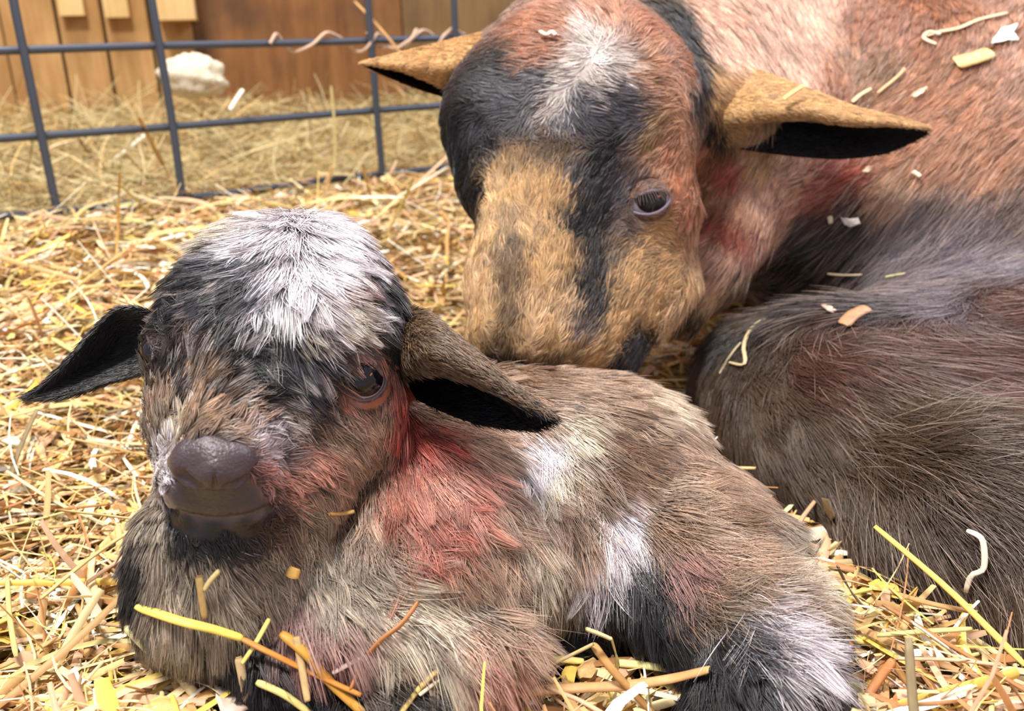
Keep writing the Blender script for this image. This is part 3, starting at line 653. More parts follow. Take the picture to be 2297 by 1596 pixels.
DP = dict(K=(24, 22, 26), S=(86, 83, 90), O=(206, 166, 116), Od=(160, 128, 90), L=(222, 184, 140), Rb=(184, 126, 94), B=(122, 100, 78), W=(234, 222, 214),
          Lp=(224, 184, 160), Rr=(170, 92, 76), Pb=(196, 140, 110), Br=(200, 152, 122), Gr=(122, 104, 98), D=(86, 68, 54), Dr=(92, 60, 50), V=(48, 40, 36), Ds=(124, 114, 120), Dk=(62, 54, 46), Bo=(182, 126, 94), Ye=(190, 152, 122))  # Ds puts the bluish sheen of the shoulder into the coat colour
doe_rows = [
 (1640,240,'O',20,4),(1620,200,'O',20,5),(1640,290,'O',20,4),(1610,320,'K',90,5),
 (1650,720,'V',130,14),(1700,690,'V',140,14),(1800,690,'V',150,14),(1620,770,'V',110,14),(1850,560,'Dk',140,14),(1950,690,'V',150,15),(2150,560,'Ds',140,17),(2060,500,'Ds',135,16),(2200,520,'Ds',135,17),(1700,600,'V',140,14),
 (1120,280,'S',100,6),(1200,230,'S',120,6),(1180,290,'S',100,6),(1350,280,'S',80,6),(1300,310,'S',90,6),(1400,260,'S',60,6),(1230,250,'W',150,6),(1090,200,'S',190,7),(1380,190,'S',0,7),(1280,240,'S',90,6),(1150,200,'S',190,7),(1220,185,'S',170,7),(1340,190,'W',20,8),
 (1300,700,'K',295,5),(1310,650,'K',290,5),(1290,500,'K',285,5),(1325,520,'K',290,5),
 (1350,40,'Rb',250,8),(1230,55,'Rb',220,8),(1180,90,'Rb',200,8),(1450,60,'Rb',320,9),(1480,130,'Br',330,9),(1440,170,'Br',340,9),(1330,60,'W',240,9),(1300,120,'W',150,10),(1350,140,'W',20,10),(1270,165,'W',170,10),(1245,215,'W',150,6),(1215,240,'Gr',140,6),
 (1410,165,'W',10,9),(1120,200,'S',200,7),(1180,170,'S',200,8),(1060,240,'K',190,7),(1150,250,'S',190,6),(1250,280,'S',100,6),(1310,230,'S',350,7),(1370,220,'S',350,8),(1420,240,'S',0,7),(1120,135,'K',200,8),(1230,120,'Rb',190,8),(1180,130,'Rb',190,8),
 (1500,220,'Br',340,9),(1470,280,'Od',340,9),(1520,120,'Rb',330,9),(1540,300,'Br',60,8),(1400,200,'S',0,8),
 (1555,110,'K',80,8),(1575,180,'K',85,8),(1560,240,'K',85,8),(1590,300,'K',85,8),(1530,50,'K',70,8),(1520,250,'Br',60,8),(1525,190,'Br',60,8),
 (1020,300,'K',100,5),(1030,390,'K',100,5),(1060,470,'K',100,5),(1045,340,'K',100,5),(1075,430,'K',100,5),(1100,310,'K',280,5),(1060,300,'S',100,5),
 (1150,350,'Od',275,6),(1210,320,'B',275,6),(1280,330,'B',280,6),(1140,430,'O',272,5),(1200,420,'O',275,5),(1255,430,'O',280,5),(1105,420,'O',268,5),(1200,500,'O',275,5),(1095,530,'O',268,5),(1145,560,'B',272,5),(1140,620,'B',272,5),(1145,700,'B',272,4.5),(1150,490,'Od',272,5),
 (1220,600,'O',280,5),(1265,560,'O',285,5),(1285,680,'L',290,5),(1085,640,'L',268,4.5),(1080,720,'O',268,4.5),(1065,775,'Od',260,3.5),(1120,770,'B',270,3.5),(1180,770,'L',272,4),(1240,770,'O',280,4),(1150,825,'K',270,2),(1110,810,'K',270,2),(1230,815,'B',280,3),(1200,690,'L',275,5),(1215,740,'L',275,4),
 (1330,390,'K',290,6),(1305,450,'K',285,6),(1350,480,'K',290,6),(1340,560,'K',290,6),(1335,620,'K',290,6),(1335,690,'K',295,6),(1310,750,'Gr',300,5),(1370,300,'K',290,7),(1350,350,'K',290,6),(1420,285,'S',300,7),(1300,400,'S',285,6),
 (1450,310,'Od',300,6),(1470,365,'Br',300,5),(1430,395,'Gr',300,4),(1500,345,'Rb',300,5),(1520,420,'Rb',280,4),(1385,420,'S',290,5),(1400,500,'Gr',20,3.5),(1480,525,'O',20,4.5),(1385,555,'B',300,5),(1430,590,'O',320,6),(1545,480,'Rb',100,5),(1580,450,'Ye',95,7),
 (1450,680,'O',330,7),(1385,730,'O',320,7),(1330,790,'O',320,6),(1500,610,'O',330,7),(1560,560,'Ye',100,8),(1570,350,'Rb',95,6),(1410,640,'O',325,7),(1290,790,'Od',310,5),
 (1385,835,'K',120,9),(1430,790,'K',120,8),
 (1635,400,'Rr',120,9),(1600,500,'Rr',120,10),(1700,375,'L',120,9),(1710,430,'Lp',125,9),(1650,480,'Br',120,10),(1650,540,'Rr',120,12),(1610,600,'Lp',125,13),(1640,590,'Lp',120,13),(1560,650,'L',130,16),(1520,690,'L',135,18),(1600,680,'L',120,14),(1660,640,'B',110,13),(1580,720,'K',130,14),  # Rr puts red lamp light in the neck folds into the coat
 (1920,385,'Rr',160,8),(1840,430,'Rr',155,9),(2000,350,'Br',160,8),(1780,400,'Br',150,9),(1750,470,'Br',140,10),
 (1650,30,'Lp',60,10),(1750,80,'Lp',70,10),(1700,150,'Lp',75,10),(1850,40,'Lp',80,10),(1620,120,'Lp',80,9),(1750,220,'Br',90,10),(1790,150,'Lp',80,10),(1600,60,'Lp',60,9),
 (1920,60,'Bo',110,11),(2100,50,'Bo',110,11),(2250,90,'Br',120,12),(1950,170,'Ye',120,11),(2100,220,'Br',125,12),(2250,250,'Br',125,13),(1860,180,'Bo',115,10),
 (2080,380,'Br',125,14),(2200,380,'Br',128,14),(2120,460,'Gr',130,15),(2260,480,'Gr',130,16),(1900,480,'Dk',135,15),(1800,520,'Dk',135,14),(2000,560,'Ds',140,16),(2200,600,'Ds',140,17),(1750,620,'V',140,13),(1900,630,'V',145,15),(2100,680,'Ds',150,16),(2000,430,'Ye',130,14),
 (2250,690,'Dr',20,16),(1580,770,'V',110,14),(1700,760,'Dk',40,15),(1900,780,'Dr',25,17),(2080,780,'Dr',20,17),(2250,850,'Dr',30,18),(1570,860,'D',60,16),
 (1650,950,'D',45,18),(1800,950,'D',38,19),(2000,950,'D',35,20),(2200,1050,'D',42,21),(1750,1080,'D',35,19),(1900,1150,'D',30,20),(2100,1200,'D',38,21),(2250,1350,'D',58,21),(1900,1280,'D',30,18),(2050,1400,'Dk',45,18),(2200,1500,'Dk',55,18),(1700,860,'D',40,17),(1850,860,'Dr',33,18),
]
def build_doe():
    V, Fq = surface_nets(doe_all, [-0.12, 0.28, -0.06], [0.95, 1.25, 0.46], 0.003)
    Fq = fix_orient(V, Fq, doe_all)
    A = anchors(doe_all, doe_rows, DP)
    print('doe verts', len(V), 'anchors', len(A), len(doe_rows), V.min(0), V.max(0))
    it = interp(A, V); col = it[:, :3]; hl = it[:, 6]
    root = empty('mother_goat', (P(2000, 900, .8)[0], P(2000, 900, .8)[1], 0.0))
    tag(root, 'brown adult goat with black face stripes lying down and nuzzling the kid', 'goat')
    np_mesh('body', V, Fq, M_skin, root, col * 0.7)
    def keep(X):
        return np.linalg.norm(X - de1, axis=1) > DE_R * 1.14
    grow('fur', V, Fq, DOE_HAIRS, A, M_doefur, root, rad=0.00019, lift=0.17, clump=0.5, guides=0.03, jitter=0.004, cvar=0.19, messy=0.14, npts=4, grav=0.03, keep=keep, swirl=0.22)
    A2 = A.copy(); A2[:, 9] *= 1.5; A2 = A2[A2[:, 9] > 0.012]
    grow('guard_hair', V, Fq, 30000, A2, M_doefur, root, rad=0.00012, lift=0.22, clump=0.1, guides=0.03, jitter=0.004, cvar=0.3, messy=0.13, npts=5, grav=0.03, keep=lambda X: X[:, 0] > P(1640, 600, .8)[0], swirl=0.2, tint=((226, 204, 190), 0.38))  # pale tint paints fine highlights into the guard hair colour
    make_eye(root, de1, dn1, DE_R, (78, 58, 48), (130, 118, 130), up=0.28, low=0.58, wide=0.92, roll=0.22, iris_a=0.84, gaze=(0.14, 0.16), fur_col=(150, 116, 98), lashes=(22, 0.62, (110, 88, 74)))
    return root
# ------------------------------------------------------------------ barn: wall, floor, fence
def box_mesh(bx, by, bz, lo, hi, O, taper=None):
    c = []
    for z in (lo[2], hi[2]):
        for y in (lo[1], hi[1]):
            for x in (lo[0], hi[0]): c.append(O + bx * x + by * y + bz * z)
    F = [(0, 2, 3, 1), (4, 5, 7, 6), (0, 1, 5, 4), (2, 6, 7, 3), (0, 4, 6, 2), (1, 3, 7, 5)]
    return np.array(c), np.array(F)

def wood_mat(name, c1, c2, c3, scale=6.0, stain=0.5):
    m, N, L, b = new_mat(name); tc = N.new('ShaderNodeTexCoord')
    mp = N.new('ShaderNodeMapping'); mp.inputs['Scale'].default_value = (scale * 3, scale * 3, scale * 0.35); L.new(tc.outputs['Object'], mp.inputs['Vector'])
    n1 = N.new('ShaderNodeTexNoise'); n1.inputs['Scale'].default_value = 2.5; n1.inputs['Detail'].default_value = 8; n1.inputs['Roughness'].default_value = 0.65; L.new(mp.outputs['Vector'], n1.inputs['Vector'])
    cr = N.new('ShaderNodeValToRGB'); e = cr.color_ramp.elements; e[0].position = 0.3; e[0].color = (*lin(c1), 1); e[1].position = 0.72; e[1].color = (*lin(c2), 1); L.new(n1.outputs['Fac'], cr.inputs['Fac'])
    n2 = N.new('ShaderNodeTexNoise'); n2.inputs['Scale'].default_value = 7.0; n2.inputs['Detail'].default_value = 5; L.new(tc.outputs['Object'], n2.inputs['Vector'])
    r2 = N.new('ShaderNodeValToRGB'); r2.color_ramp.elements[0].position = 0.48; r2.color_ramp.elements[1].position = 0.68; L.new(n2.outputs['Fac'], r2.inputs['Fac'])
    mx = N.new('ShaderNodeMix'); mx.data_type = 'RGBA'; mx.inputs['B'].default_value = (*lin(c3), 1); L.new(cr.outputs['Color'], mx.inputs['A'])
    ml = N.new('ShaderNodeMath'); ml.operation = 'MULTIPLY'; ml.inputs[1].default_value = stain; L.new(r2.outputs['Color'], ml.inputs[0]); L.new(ml.outputs[0], mx.inputs['Factor'])
    L.new(mx.outputs['Result'], b.inputs['Base Color']); b.inputs['Roughness'].default_value = 0.7; b.inputs['Specular IOR Level'].default_value = 0.2
    bp = N.new('ShaderNodeBump'); bp.inputs['Strength'].default_value = 0.4; bp.inputs['Distance'].default_value = 0.002; L.new(n1.outputs['Fac'], bp.inputs['Height']); L.new(bp.outputs['Normal'], b.inputs['Normal'])
    return m
M_board = wood_mat('stained_board', (104, 66, 36), (150, 104, 62), (74, 56, 42), 5.0, 0.75)
M_board2 = wood_mat('weathered_board', (104, 78, 48), (136, 108, 72), (78, 66, 48), 5.0, 0.6)
M_plank = wood_mat('pale_plank', (158, 116, 68), (205, 164, 110), (130, 92, 56), 6.0, 0.5)
M_block = wood_mat('sawn_block', (206, 172, 112), (232, 202, 146), (180, 140, 90), 8.0, 0.4)

UP = np.array([0, 0, 1.0])
# wall behind: yaw less than the fence; passes behind the hay
WALL_O = P(440, 190, 1.85); WD = M_cw @ np.array([1.0, 0.02, 0.30]); WD[2] = 0; WD /= np.linalg.norm(WD); WN = np.array([-WD[1], WD[0], 0.0])
def on_wall(px, py, off=0.0):
    D = ray(px, py); O = WALL_O - WN * off
    t = ((O - CAMP) @ WN) / (D @ WN); return CAMP + D * t
def wcoord(X): return float((X - WALL_O) @ WD), float(X[2])
def wall_box(name, x0, x1, z0, z1, off, th, mat, parent=None):
    V, Fq = box_mesh(WD, WN, UP, (x0, -off - th, z0), (x1, -off, z1), WALL_O * np.array([1, 1, 0]))
    return np_mesh(name, V, Fq, mat, parent, smooth=False)

def build_barn():
    xa, _ = wcoord(on_wall(440, 100)); xb, _ = wcoord(on_wall(900, 100))
    tag(wall_box('wall_back', -2.2, 3.2, -0.05, 2.4, -0.054, 0.05, M_board2), kind='structure')
    # two broad boards on the right
    b = wall_box('plywood_panel', xa, xb, -0.02, 1.2, 0.0, 0.018, M_board); tag(b, 'stained brown plywood sheet on the back wall right of the sawn block', 'board')
    b = wall_box('plywood_panel', xb + 0.003, xb + 1.1, -0.02, 1.2, 0.0, 0.016, M_board2); tag(b, 'greyish brown weathered plywood sheet behind the adult goat', 'board')
    # vertical pale slats on the left with gaps
    labels = ['pale vertical wall plank at the far left edge of the photo', 'vertical wall plank beside the left fence wire', 'vertical wall plank second from the sawn block', 'narrow vertical wall plank just left of the sawn block', 'vertical wall plank directly under the sawn block']
    xs = [(-200, 8), (12, 130), (138, 232), (240, 335), (343, 432)]
    for (a, c), lb in zip(xs, labels):
        x0, _ = wcoord(on_wall(a, 60)); x1, _ = wcoord(on_wall(c, 60))
        tag(wall_box('wall_plank', x0, x1, -0.02, 1.2, 0.0, 0.02, M_plank), lb, 'plank', 'vertical planks of the back wall')
    for (a, c, yb, lb) in ((136, 192, 36, 'small pale wood block end at the top of the photo, leftmost of three'), (238, 292, 40, 'small pale wood block end at the top of the photo, middle of three')):
        A_ = on_wall(a, yb, .04); x0, z0 = wcoord(A_); x1, _ = wcoord(on_wall(c, yb, .04))
        tag(wall_box('wood_block', x0, x1, z0, z0 + 0.12, 0.02, 0.03, M_block), lb, 'wood block')
    x0, z0 = wcoord(on_wall(352, 46, .1)); x1, _ = wcoord(on_wall(440, 46, .1))
    tag(wall_box('wood_block', x0, x1, z0, z0 + 0.12, 0.018, 0.09, M_block), 'sawn pale timber block end jutting from the wall above the hay', 'wood block')
    # floor
    n = 140; xsg = np.linspace(-1.6, 2.2, n); ysg = np.linspace(0.0, 3.2, n)
    Xg, Yg = np.meshgrid(xsg, ysg, indexing='ij'); V = np.stack([Xg.ravel(), Yg.ravel(), np.zeros(n * n)], 1); V[:, 2] = ground(V) - 0.006
    ok = (V - WALL_O) @ WN
    V[:, 2] = np.where(ok > 0, np.minimum(V[:, 2], 0.3), V[:, 2])
    F = np.array([(i * n + j, (i + 1) * n + j, (i + 1) * n + j + 1, i * n + j + 1) for i in range(n - 1) for j in range(n - 1)])
    m, N, L, b = new_mat('packed_litter'); tc = N.new('ShaderNodeTexCoord'); nz = N.new('ShaderNodeTexNoise'); nz.inputs['Scale'].default_value = 120; nz.inputs['Detail'].default_value = 8; L.new(tc.outputs['Object'], nz.inputs['Vector'])
    cr = N.new('ShaderNodeValToRGB'); cr.color_ramp.elements[0].position = .35; cr.color_ramp.elements[0].color = (*lin((92, 66, 34)), 1); cr.color_ramp.elements[1].position = .7; cr.color_ramp.elements[1].color = (*lin((200, 160, 96)), 1)
    L.new(nz.outputs['Fac'], cr.inputs['Fac']); L.new(cr.outputs['Color'], b.inputs['Base Color']); b.inputs['Roughness'].default_value = .8
    tag(np_mesh('floor', V, F, m), kind='structure')

M_wire, N_, L_, b_ = new_mat('dark_coated_wire'); b_.inputs['Base Color'].default_value = (*lin((74, 80, 92)), 1); b_.inputs['Roughness'].default_value = 0.45; b_.inputs['Metallic'].default_value = 0.35

def tube(pts, rad, n=10):
    pts = np.asarray(pts); m = len(pts); T = np.gradient(pts, axis=0); T /= np.linalg.norm(T, axis=1, keepdims=True)
    V = []
    rad = np.broadcast_to(rad, (m,))
    for i in range(m):
        a = np.cross(T[i], [0.3, 0.2, 0.93]); a /= np.linalg.norm(a); b = np.cross(T[i], a)
        for j in range(n):
            q = 2 * math.pi * j / n; V.append(pts[i] + (a * math.cos(q) + b * math.sin(q)) * rad[i])
    F = [(i * n + j, i * n + (j + 1) % n, (i + 1) * n + (j + 1) % n, (i + 1) * n + j) for i in range(m - 1) for j in range(n)]
    V.append(pts[0]); V.append(pts[-1])
    for j in range(n):
        F.append((m * n, (j + 1) % n, j, m * n)); F.append((m * n + 1, (m - 1) * n + j, (m - 1) * n + (j + 1) % n, m * n + 1))
    return np.array(V), np.array(F)

def on_fence(px, py, off=0.0):
    D = ray(px, py); t = ((FENCE_A - FNRM * off - CAMP) @ FNRM) / (D @ FNRM); return CAMP + D * t

def build_fence():
    root = empty('wire_fence_panel', FENCE_A)
    tag(root, 'dark grey welded wire fence panel standing in the straw behind the goats', 'fence')
    def wire(nm, pp, off, r=0.0042):
        pts = catmull([on_fence(x, y, off) for x, y in pp], 24); V, F = tube(pts, r)
        np_mesh(nm, V, F, M_wire, root)
    wire('horizontal_wire', [(-260, 122), (0, 114), (345, 103), (700, 95), (1040, 84), (1400, 75)], 0.0)
    wire('horizontal_wire', [(-260, 330), (0, 311), (390, 284), (840, 248), (1000, 236), (1300, 212)], 0.0)
    wire('horizontal_wire', [(-260, 500), (100, 478), (370, 447), (490, 436), (690, 410), (860, 390), (1010, 374), (1300, 338)], 0.0, .0038)
    wire('vertical_wire', [(12, -120), (30, 0), (52, 110), (98, 330), (130, 480)], 0.0055)
    wire('vertical_wire', [(322, -120), (340, 0), (358, 105), (388, 285), (410, 450)], 0.0055)
    wire('vertical_wire', [(818, -120), (825, 0), (833, 95), (845, 250), (858, 392)], 0.0055)
    wire('vertical_wire', [(1014, -120), (1018, 0), (1022, 90), (1030, 240), (1040, 372)], 0.0055)
    wire('vertical_wire', [(-190, -120), (-165, 0), (-140, 115), (-100, 330), (-70, 480)], 0.0055)
    # dry bindweed stems wound around the top wire
    for k, (x0, x1, lb) in enumerate(((600, 1040, 'pale dry vine stem wound around the top fence wire'), (820, 1060, 'thin twisted vine on the top fence wire by the adult goat\'s ear tip'))):
        pts = []
        n = 120
        for i in range(n):
            f = i / (n - 1); x = x0 + (x1 - x0) * f; y = 97 - (x - 640) * 0.028
            a = f * 2 * math.pi * (4 if k == 0 else 2.5) + k + 0.9 * math.sin(f * 11)
            c = on_fence(x, y); pts.append(c - FNRM * math.cos(a) * 0.0078 + UP * math.sin(a) * (0.0078 + 0.004 * math.sin(f * 17) ** 2))
        V, F = tube(pts, 0.0020, 6); tag(np_mesh('vine_stem', V, F, M_straw, None, np.tile(lin((205, 175, 150)), (len(V), 1))), lb, 'vine')

# ------------------------------------------------------------------ straw
PAL_S = [((226, 192, 130), 5), ((242, 218, 166), 5), ((208, 164, 108), 4), ((176, 124, 76), 3), ((252, 244, 222), 4), ((206, 194, 128), 2), ((150, 132, 98), 1), ((236, 200, 100), 2), ((222, 180, 144), 4)]
PAL_H = [((196, 176, 128), 4), ((176, 154, 108), 4), ((214, 198, 150), 3), ((150, 130, 88), 2), ((186, 178, 130), 2), ((206, 170, 112), 3)]
def pick_cols(n, pal):
    w = np.array([p[1] for p in pal], float); i = rng.choice(len(pal), n, p=w / w.sum())
    c = lin(np.array([p[0] for p in pal])[i]); return (c * (1 + 0.12 * rng.normal(size=(n, 1)))).clip(0.02, 0.95)

def straw_batch(C, yaw, pitch, L, Wd, cols, bend, nseg=5, fold=0.35):
    """many curved half-rolled blades as arrays: 3 points across, nseg along"""
    n = len(C); ax = np.stack([np.cos(yaw) * np.cos(pitch), np.sin(yaw) * np.cos(pitch), np.sin(pitch)], 1)
    side = np.stack([-np.sin(yaw), np.cos(yaw), np.zeros(n)], 1)
    roll = rng.normal(size=n) * 0.5; upv = np.cross(ax, side)
    s = side * np.cos(roll)[:, None] + upv * np.sin(roll)[:, None]; u = np.cross(ax, s)
    u = np.where(u[:, 2:3] < 0, -u, u)
    t = np.linspace(-0.5, 0.5, nseg)
    V = np.empty((n, nseg, 3, 3))
    for i, tt in enumerate(t):
        base = C + ax * (L * tt)[:, None] + side * (bend * L * (tt * tt - 0.08))[:, None] - UP * (np.abs(bend) * 0.3 * L * tt * tt)[:, None]
        w = Wd * (1 - 0.25 * (2 * abs(tt)) ** 3)
        V[:, i, 0] = base - s * (w / 2)[:, None]; V[:, i, 1] = base + u * (w * fold)[:, None]; V[:, i, 2] = base + s * (w / 2)[:, None]
    nv = nseg * 3; F = []
    for i in range(nseg - 1):
        for j in range(2): F.append((i * 3 + j, (i + 1) * 3 + j, (i + 1) * 3 + j + 1, i * 3 + j + 1))
    F = np.array(F)[None] + (np.arange(n) * nv)[:, None, None]
    col = np.repeat(cols, nv, axis=0)
    return V.reshape(-1, 3), F.reshape(-1, 4), col

def in_goat(C, m=0.003):
    r = np.zeros(len(C), bool)
    for pr, lo, hi in ((kid_all, (-.26, .2), (.36, .66)), (doe_all, (-.14, .26), (1.1, 1.3))):
        k = (C[:, 0] > lo[0]) & (C[:, 0] < hi[0]) & (C[:, 1] > lo[1]) & (C[:, 1] < hi[1])
        if k.any():
            r[k] |= sdf(pr, C[k]) < m
    return r

def frustum_pts(n, d0, d1, wide=1.15):
    """ground points spread evenly over the floor that the place shows (with some margin)"""
    out = []
    while sum(map(len, out)) < n:
        x = rng.uniform(-1.3, 1.6, n * 3); y = rng.uniform(d0, d1, n * 3)
        k = np.abs(x - 0.06 * y) < (0.62 * y + 0.08) * wide
        # keep more of the near ones (they show larger)
        k &= rng.random(n * 3) < np.clip((0.42 / y) ** 1.6, 0, 1)
        out.append(np.stack([x[k], y[k], np.zeros(k.sum())], 1))
    return np.concatenate(out)[:n]

def build_straw():
    parts = []
    def add(n, d0, d1, Lr, Wr, pal, depth, psd, up=0.0, front=None, nseg=5, goatm=0.004, fold=0.35):
        C = frustum_pts(n, d0, d1)
        if front is not None:
            fd = fence_dist(C); k = (fd < 0.03 + 0.2 * rng.random(len(C))) if front else (fd > 0.0)
            k &= ((C - WALL_O) @ WN) < -0.02
            C = C[k]
        m = len(C); L = rng.uniform(*Lr, m) ; Wd = rng.uniform(*Wr, m)
        pitch = rng.normal(size=m) * psd
        if up: q = rng.random(m) < up; pitch[q] = rng.uniform(0.5, 1.2, q.sum()); 
        nearg = in_goat(C + np.array([0, 0, .02]), .035)
        pitch[nearg] *= 0.12
        C[:, 2] = ground(C) + rng.random(m) ** 0.7 * depth * np.where(nearg, .55, 1.0) + np.abs(np.sin(pitch)) * L * 0.38
        yaw = rng.uniform(0, 6.28, m)
        k = ~in_goat(C, goatm)
        ax = np.stack([np.cos(yaw) * np.cos(pitch), np.sin(yaw) * np.cos(pitch), np.sin(pitch)], 1)
        for s in (-0.48, -.25, .25, .48): k &= ~in_goat(C + ax * (L * s)[:, None], goatm)
        C, yaw, pitch, L, Wd = C[k], yaw[k], pitch[k], L[k], Wd[k]
        return straw_batch(C, yaw, pitch, L, Wd, pick_cols(len(C), pal), rng.normal(size=len(C)) * 0.25, nseg, fold)
    def merge(name, lst, mat, label, cat):
        off = 0; Vs, Fs, Cs = [], [], []
        for V, F, c in lst: Vs.append(V); Fs.append(F + off); Cs.append(c); off += len(V)
        o = np_mesh(name, np.concatenate(Vs), np.concatenate(Fs), mat, None, np.concatenate(Cs)); tag(o, label, cat, kind='stuff'); return o
    merge('straw_bedding', [add(15000, .22, 1.6, (.015, .06), (.0015, .0045), PAL_S, .016, .18, .03, True), add(8000, .22, 1.6, (.006, .02), (.003, .008), PAL_S, .020, .35, 0, True, nseg=3, fold=.12),
          add(9000, .22, 1.6, (.02, .07), (.0006, .0016), PAL_S, .022, .28, .06, True), add(1500, .22, 1.6, (.03, .08), (.003, .0055), PAL_S, .024, .15, 0, True, fold=.4)], M_straw, 'golden chopped straw bedding covering the pen floor around the goats', 'straw')
    merge('hay_heap', [add(30000, .8, 2.6, (.03, .12), (.0007, .002), PAL_H, .035, .25, .04, False)], M_straw, 'dull greyish hay heaped against the wall behind the wire fence', 'hay')

def GH(px, py, h):
    """ground point at height h, or the kid's coat where that is nearer"""
    g = G(px, py, h); p, hit = trace(kid_all, [(px, py)])
    if hit[0]:
        a = np.linalg.norm(g - CAMP); b = np.linalg.norm(p[0] - CAMP) - 0.010
        if b < a and a - b < 0.11: return CAMP + (g - CAMP) * (b / a)
    return g

def blade(name, path, width, color, label, cat='straw', group=None, fold=0.14, thick=0.0005, mat=None, tipw=0.7, end=0.9, jag=0.0, pts3=None, n=22, roll=0.0):
    """one stalk: path = [(px,py,height above the ground)]"""
    pts = pts3 if pts3 is not None else [GH(x, y, h) for x, y, h in path]
    pts = catmull(pts, n); m = len(pts); T = np.gradient(pts, axis=0); T /= np.linalg.norm(T, axis=1, keepdims=True)
    V = []; C = []
    c = lin(color)
    for i in range(m):
        f = i / (m - 1); vw = CAMP - pts[i]; vw /= np.linalg.norm(vw)
        ref = UP * 0.8 + vw * 0.6
        s = np.cross(T[i], ref); s /= np.linalg.norm(s) + 1e-9; u = np.cross(s, T[i]); u = u if u @ ref > 0 else -u
        s2 = s * math.cos(roll) + u * math.sin(roll); u = u * math.cos(roll) - s * math.sin(roll); s = s2
        w = width * np.interp(f, [0, 0.08, 0.5, 0.92, 1], [end * tipw, 1, 1.0, end, tipw]) * (1 + jag * random.uniform(-1, 1))
        for q in (-1, -0.5, 0, 0.5, 1):
            V.append(pts[i] + s * q * w / 2 + u * (1 - q * q) * w * fold)
            C.append(c * (1.0 if abs(q) < 0.9 else 0.8) * (1 + 0.08 * math.sin(f * 23 + q * 3)))
        for q in (1, 0.5, 0, -0.5, -1):
            V.append(pts[i] + s * q * w / 2 + u * ((1 - q * q) * w * fold - thick)); C.append(c * 0.85)
    F = [(i * 10 + j, i * 10 + (j + 1) % 10, (i + 1) * 10 + (j + 1) % 10, (i + 1) * 10 + j) for i in range(m - 1) for j in range(10)]
    for e in (0, (m - 1) * 10):
        for j in range(4): F.append((e + j, e + j + 1, e + 8 - j, e + 9 - j))
    o = np_mesh(name, np.array(V), np.array(F), mat or M_straw, None, np.clip(np.array(C), 0.01, 0.95)); tag(o, label, cat, group); return o
# ------------------------------------------------------------------ single stalks, shavings and chaff one can point to
def on_hide(prims, pts, off):
    p, hit = trace(prims, pts); out = []
    for q in p:
        v = CAMP - q; v /= np.linalg.norm(v); out.append(q + v * off)
    return out

def flake(name, outline, h, color, label, cat='wood shaving', pts3=None, group=None, curl=0.004, thick=0.0006, mat=None):
    """thin curled shaving: outline pixels on the ground (or given 3-D points), filled as a fan of rings"""
    pts = np.array(pts3 if pts3 is not None else [G(x, y, h) for x, y in outline]); n = len(pts)
    m = n * 4; t = np.linspace(0, n, m, endpoint=False); i = t.astype(int); f = (t - i)[:, None]
    ring = pts[i] * (1 - f) + pts[(i + 1) % n] * f
    c = ring.mean(0); vw = CAMP - c; vw /= np.linalg.norm(vw)
    ring = ring + rng.normal(size=ring.shape) * 0.0002
    a = np.arange(m) / m * 2 * math.pi; ph = rng.uniform(0, 6.28)
    V = []; C = []
    for s in (1.0, 0.8, 0.55, 0.3, 0.02):
        q = c + (ring - c) * s; V.append(q + vw * (curl * (s ** 2) * np.cos(2 * a + ph))[:, None] + vw * curl * 0.5)
        C.append(np.tile(lin(color), (m, 1)) * (1 + 0.10 * np.sin(a * 5 + s * 9))[:, None])
    V = np.concatenate(V); n0 = len(V); V = np.concatenate([V, V - vw * thick]); C = np.concatenate(C); C = np.concatenate([C, C * 0.9])
    F = [(k * m + j, k * m + (j + 1) % m, (k + 1) * m + (j + 1) % m, (k + 1) * m + j) for k in range(4) for j in range(m)]
    F = F + [(a_ + n0, d_ + n0, c_ + n0, b_ + n0) for a_, b_, c_, d_ in F] + [(j, j + n0, (j + 1) % m + n0, (j + 1) % m) for j in range(m)]
    return tag(np_mesh(name, V, np.array(F), mat or M_chip, None, np.clip(C, .01, .95)), label, cat, group)

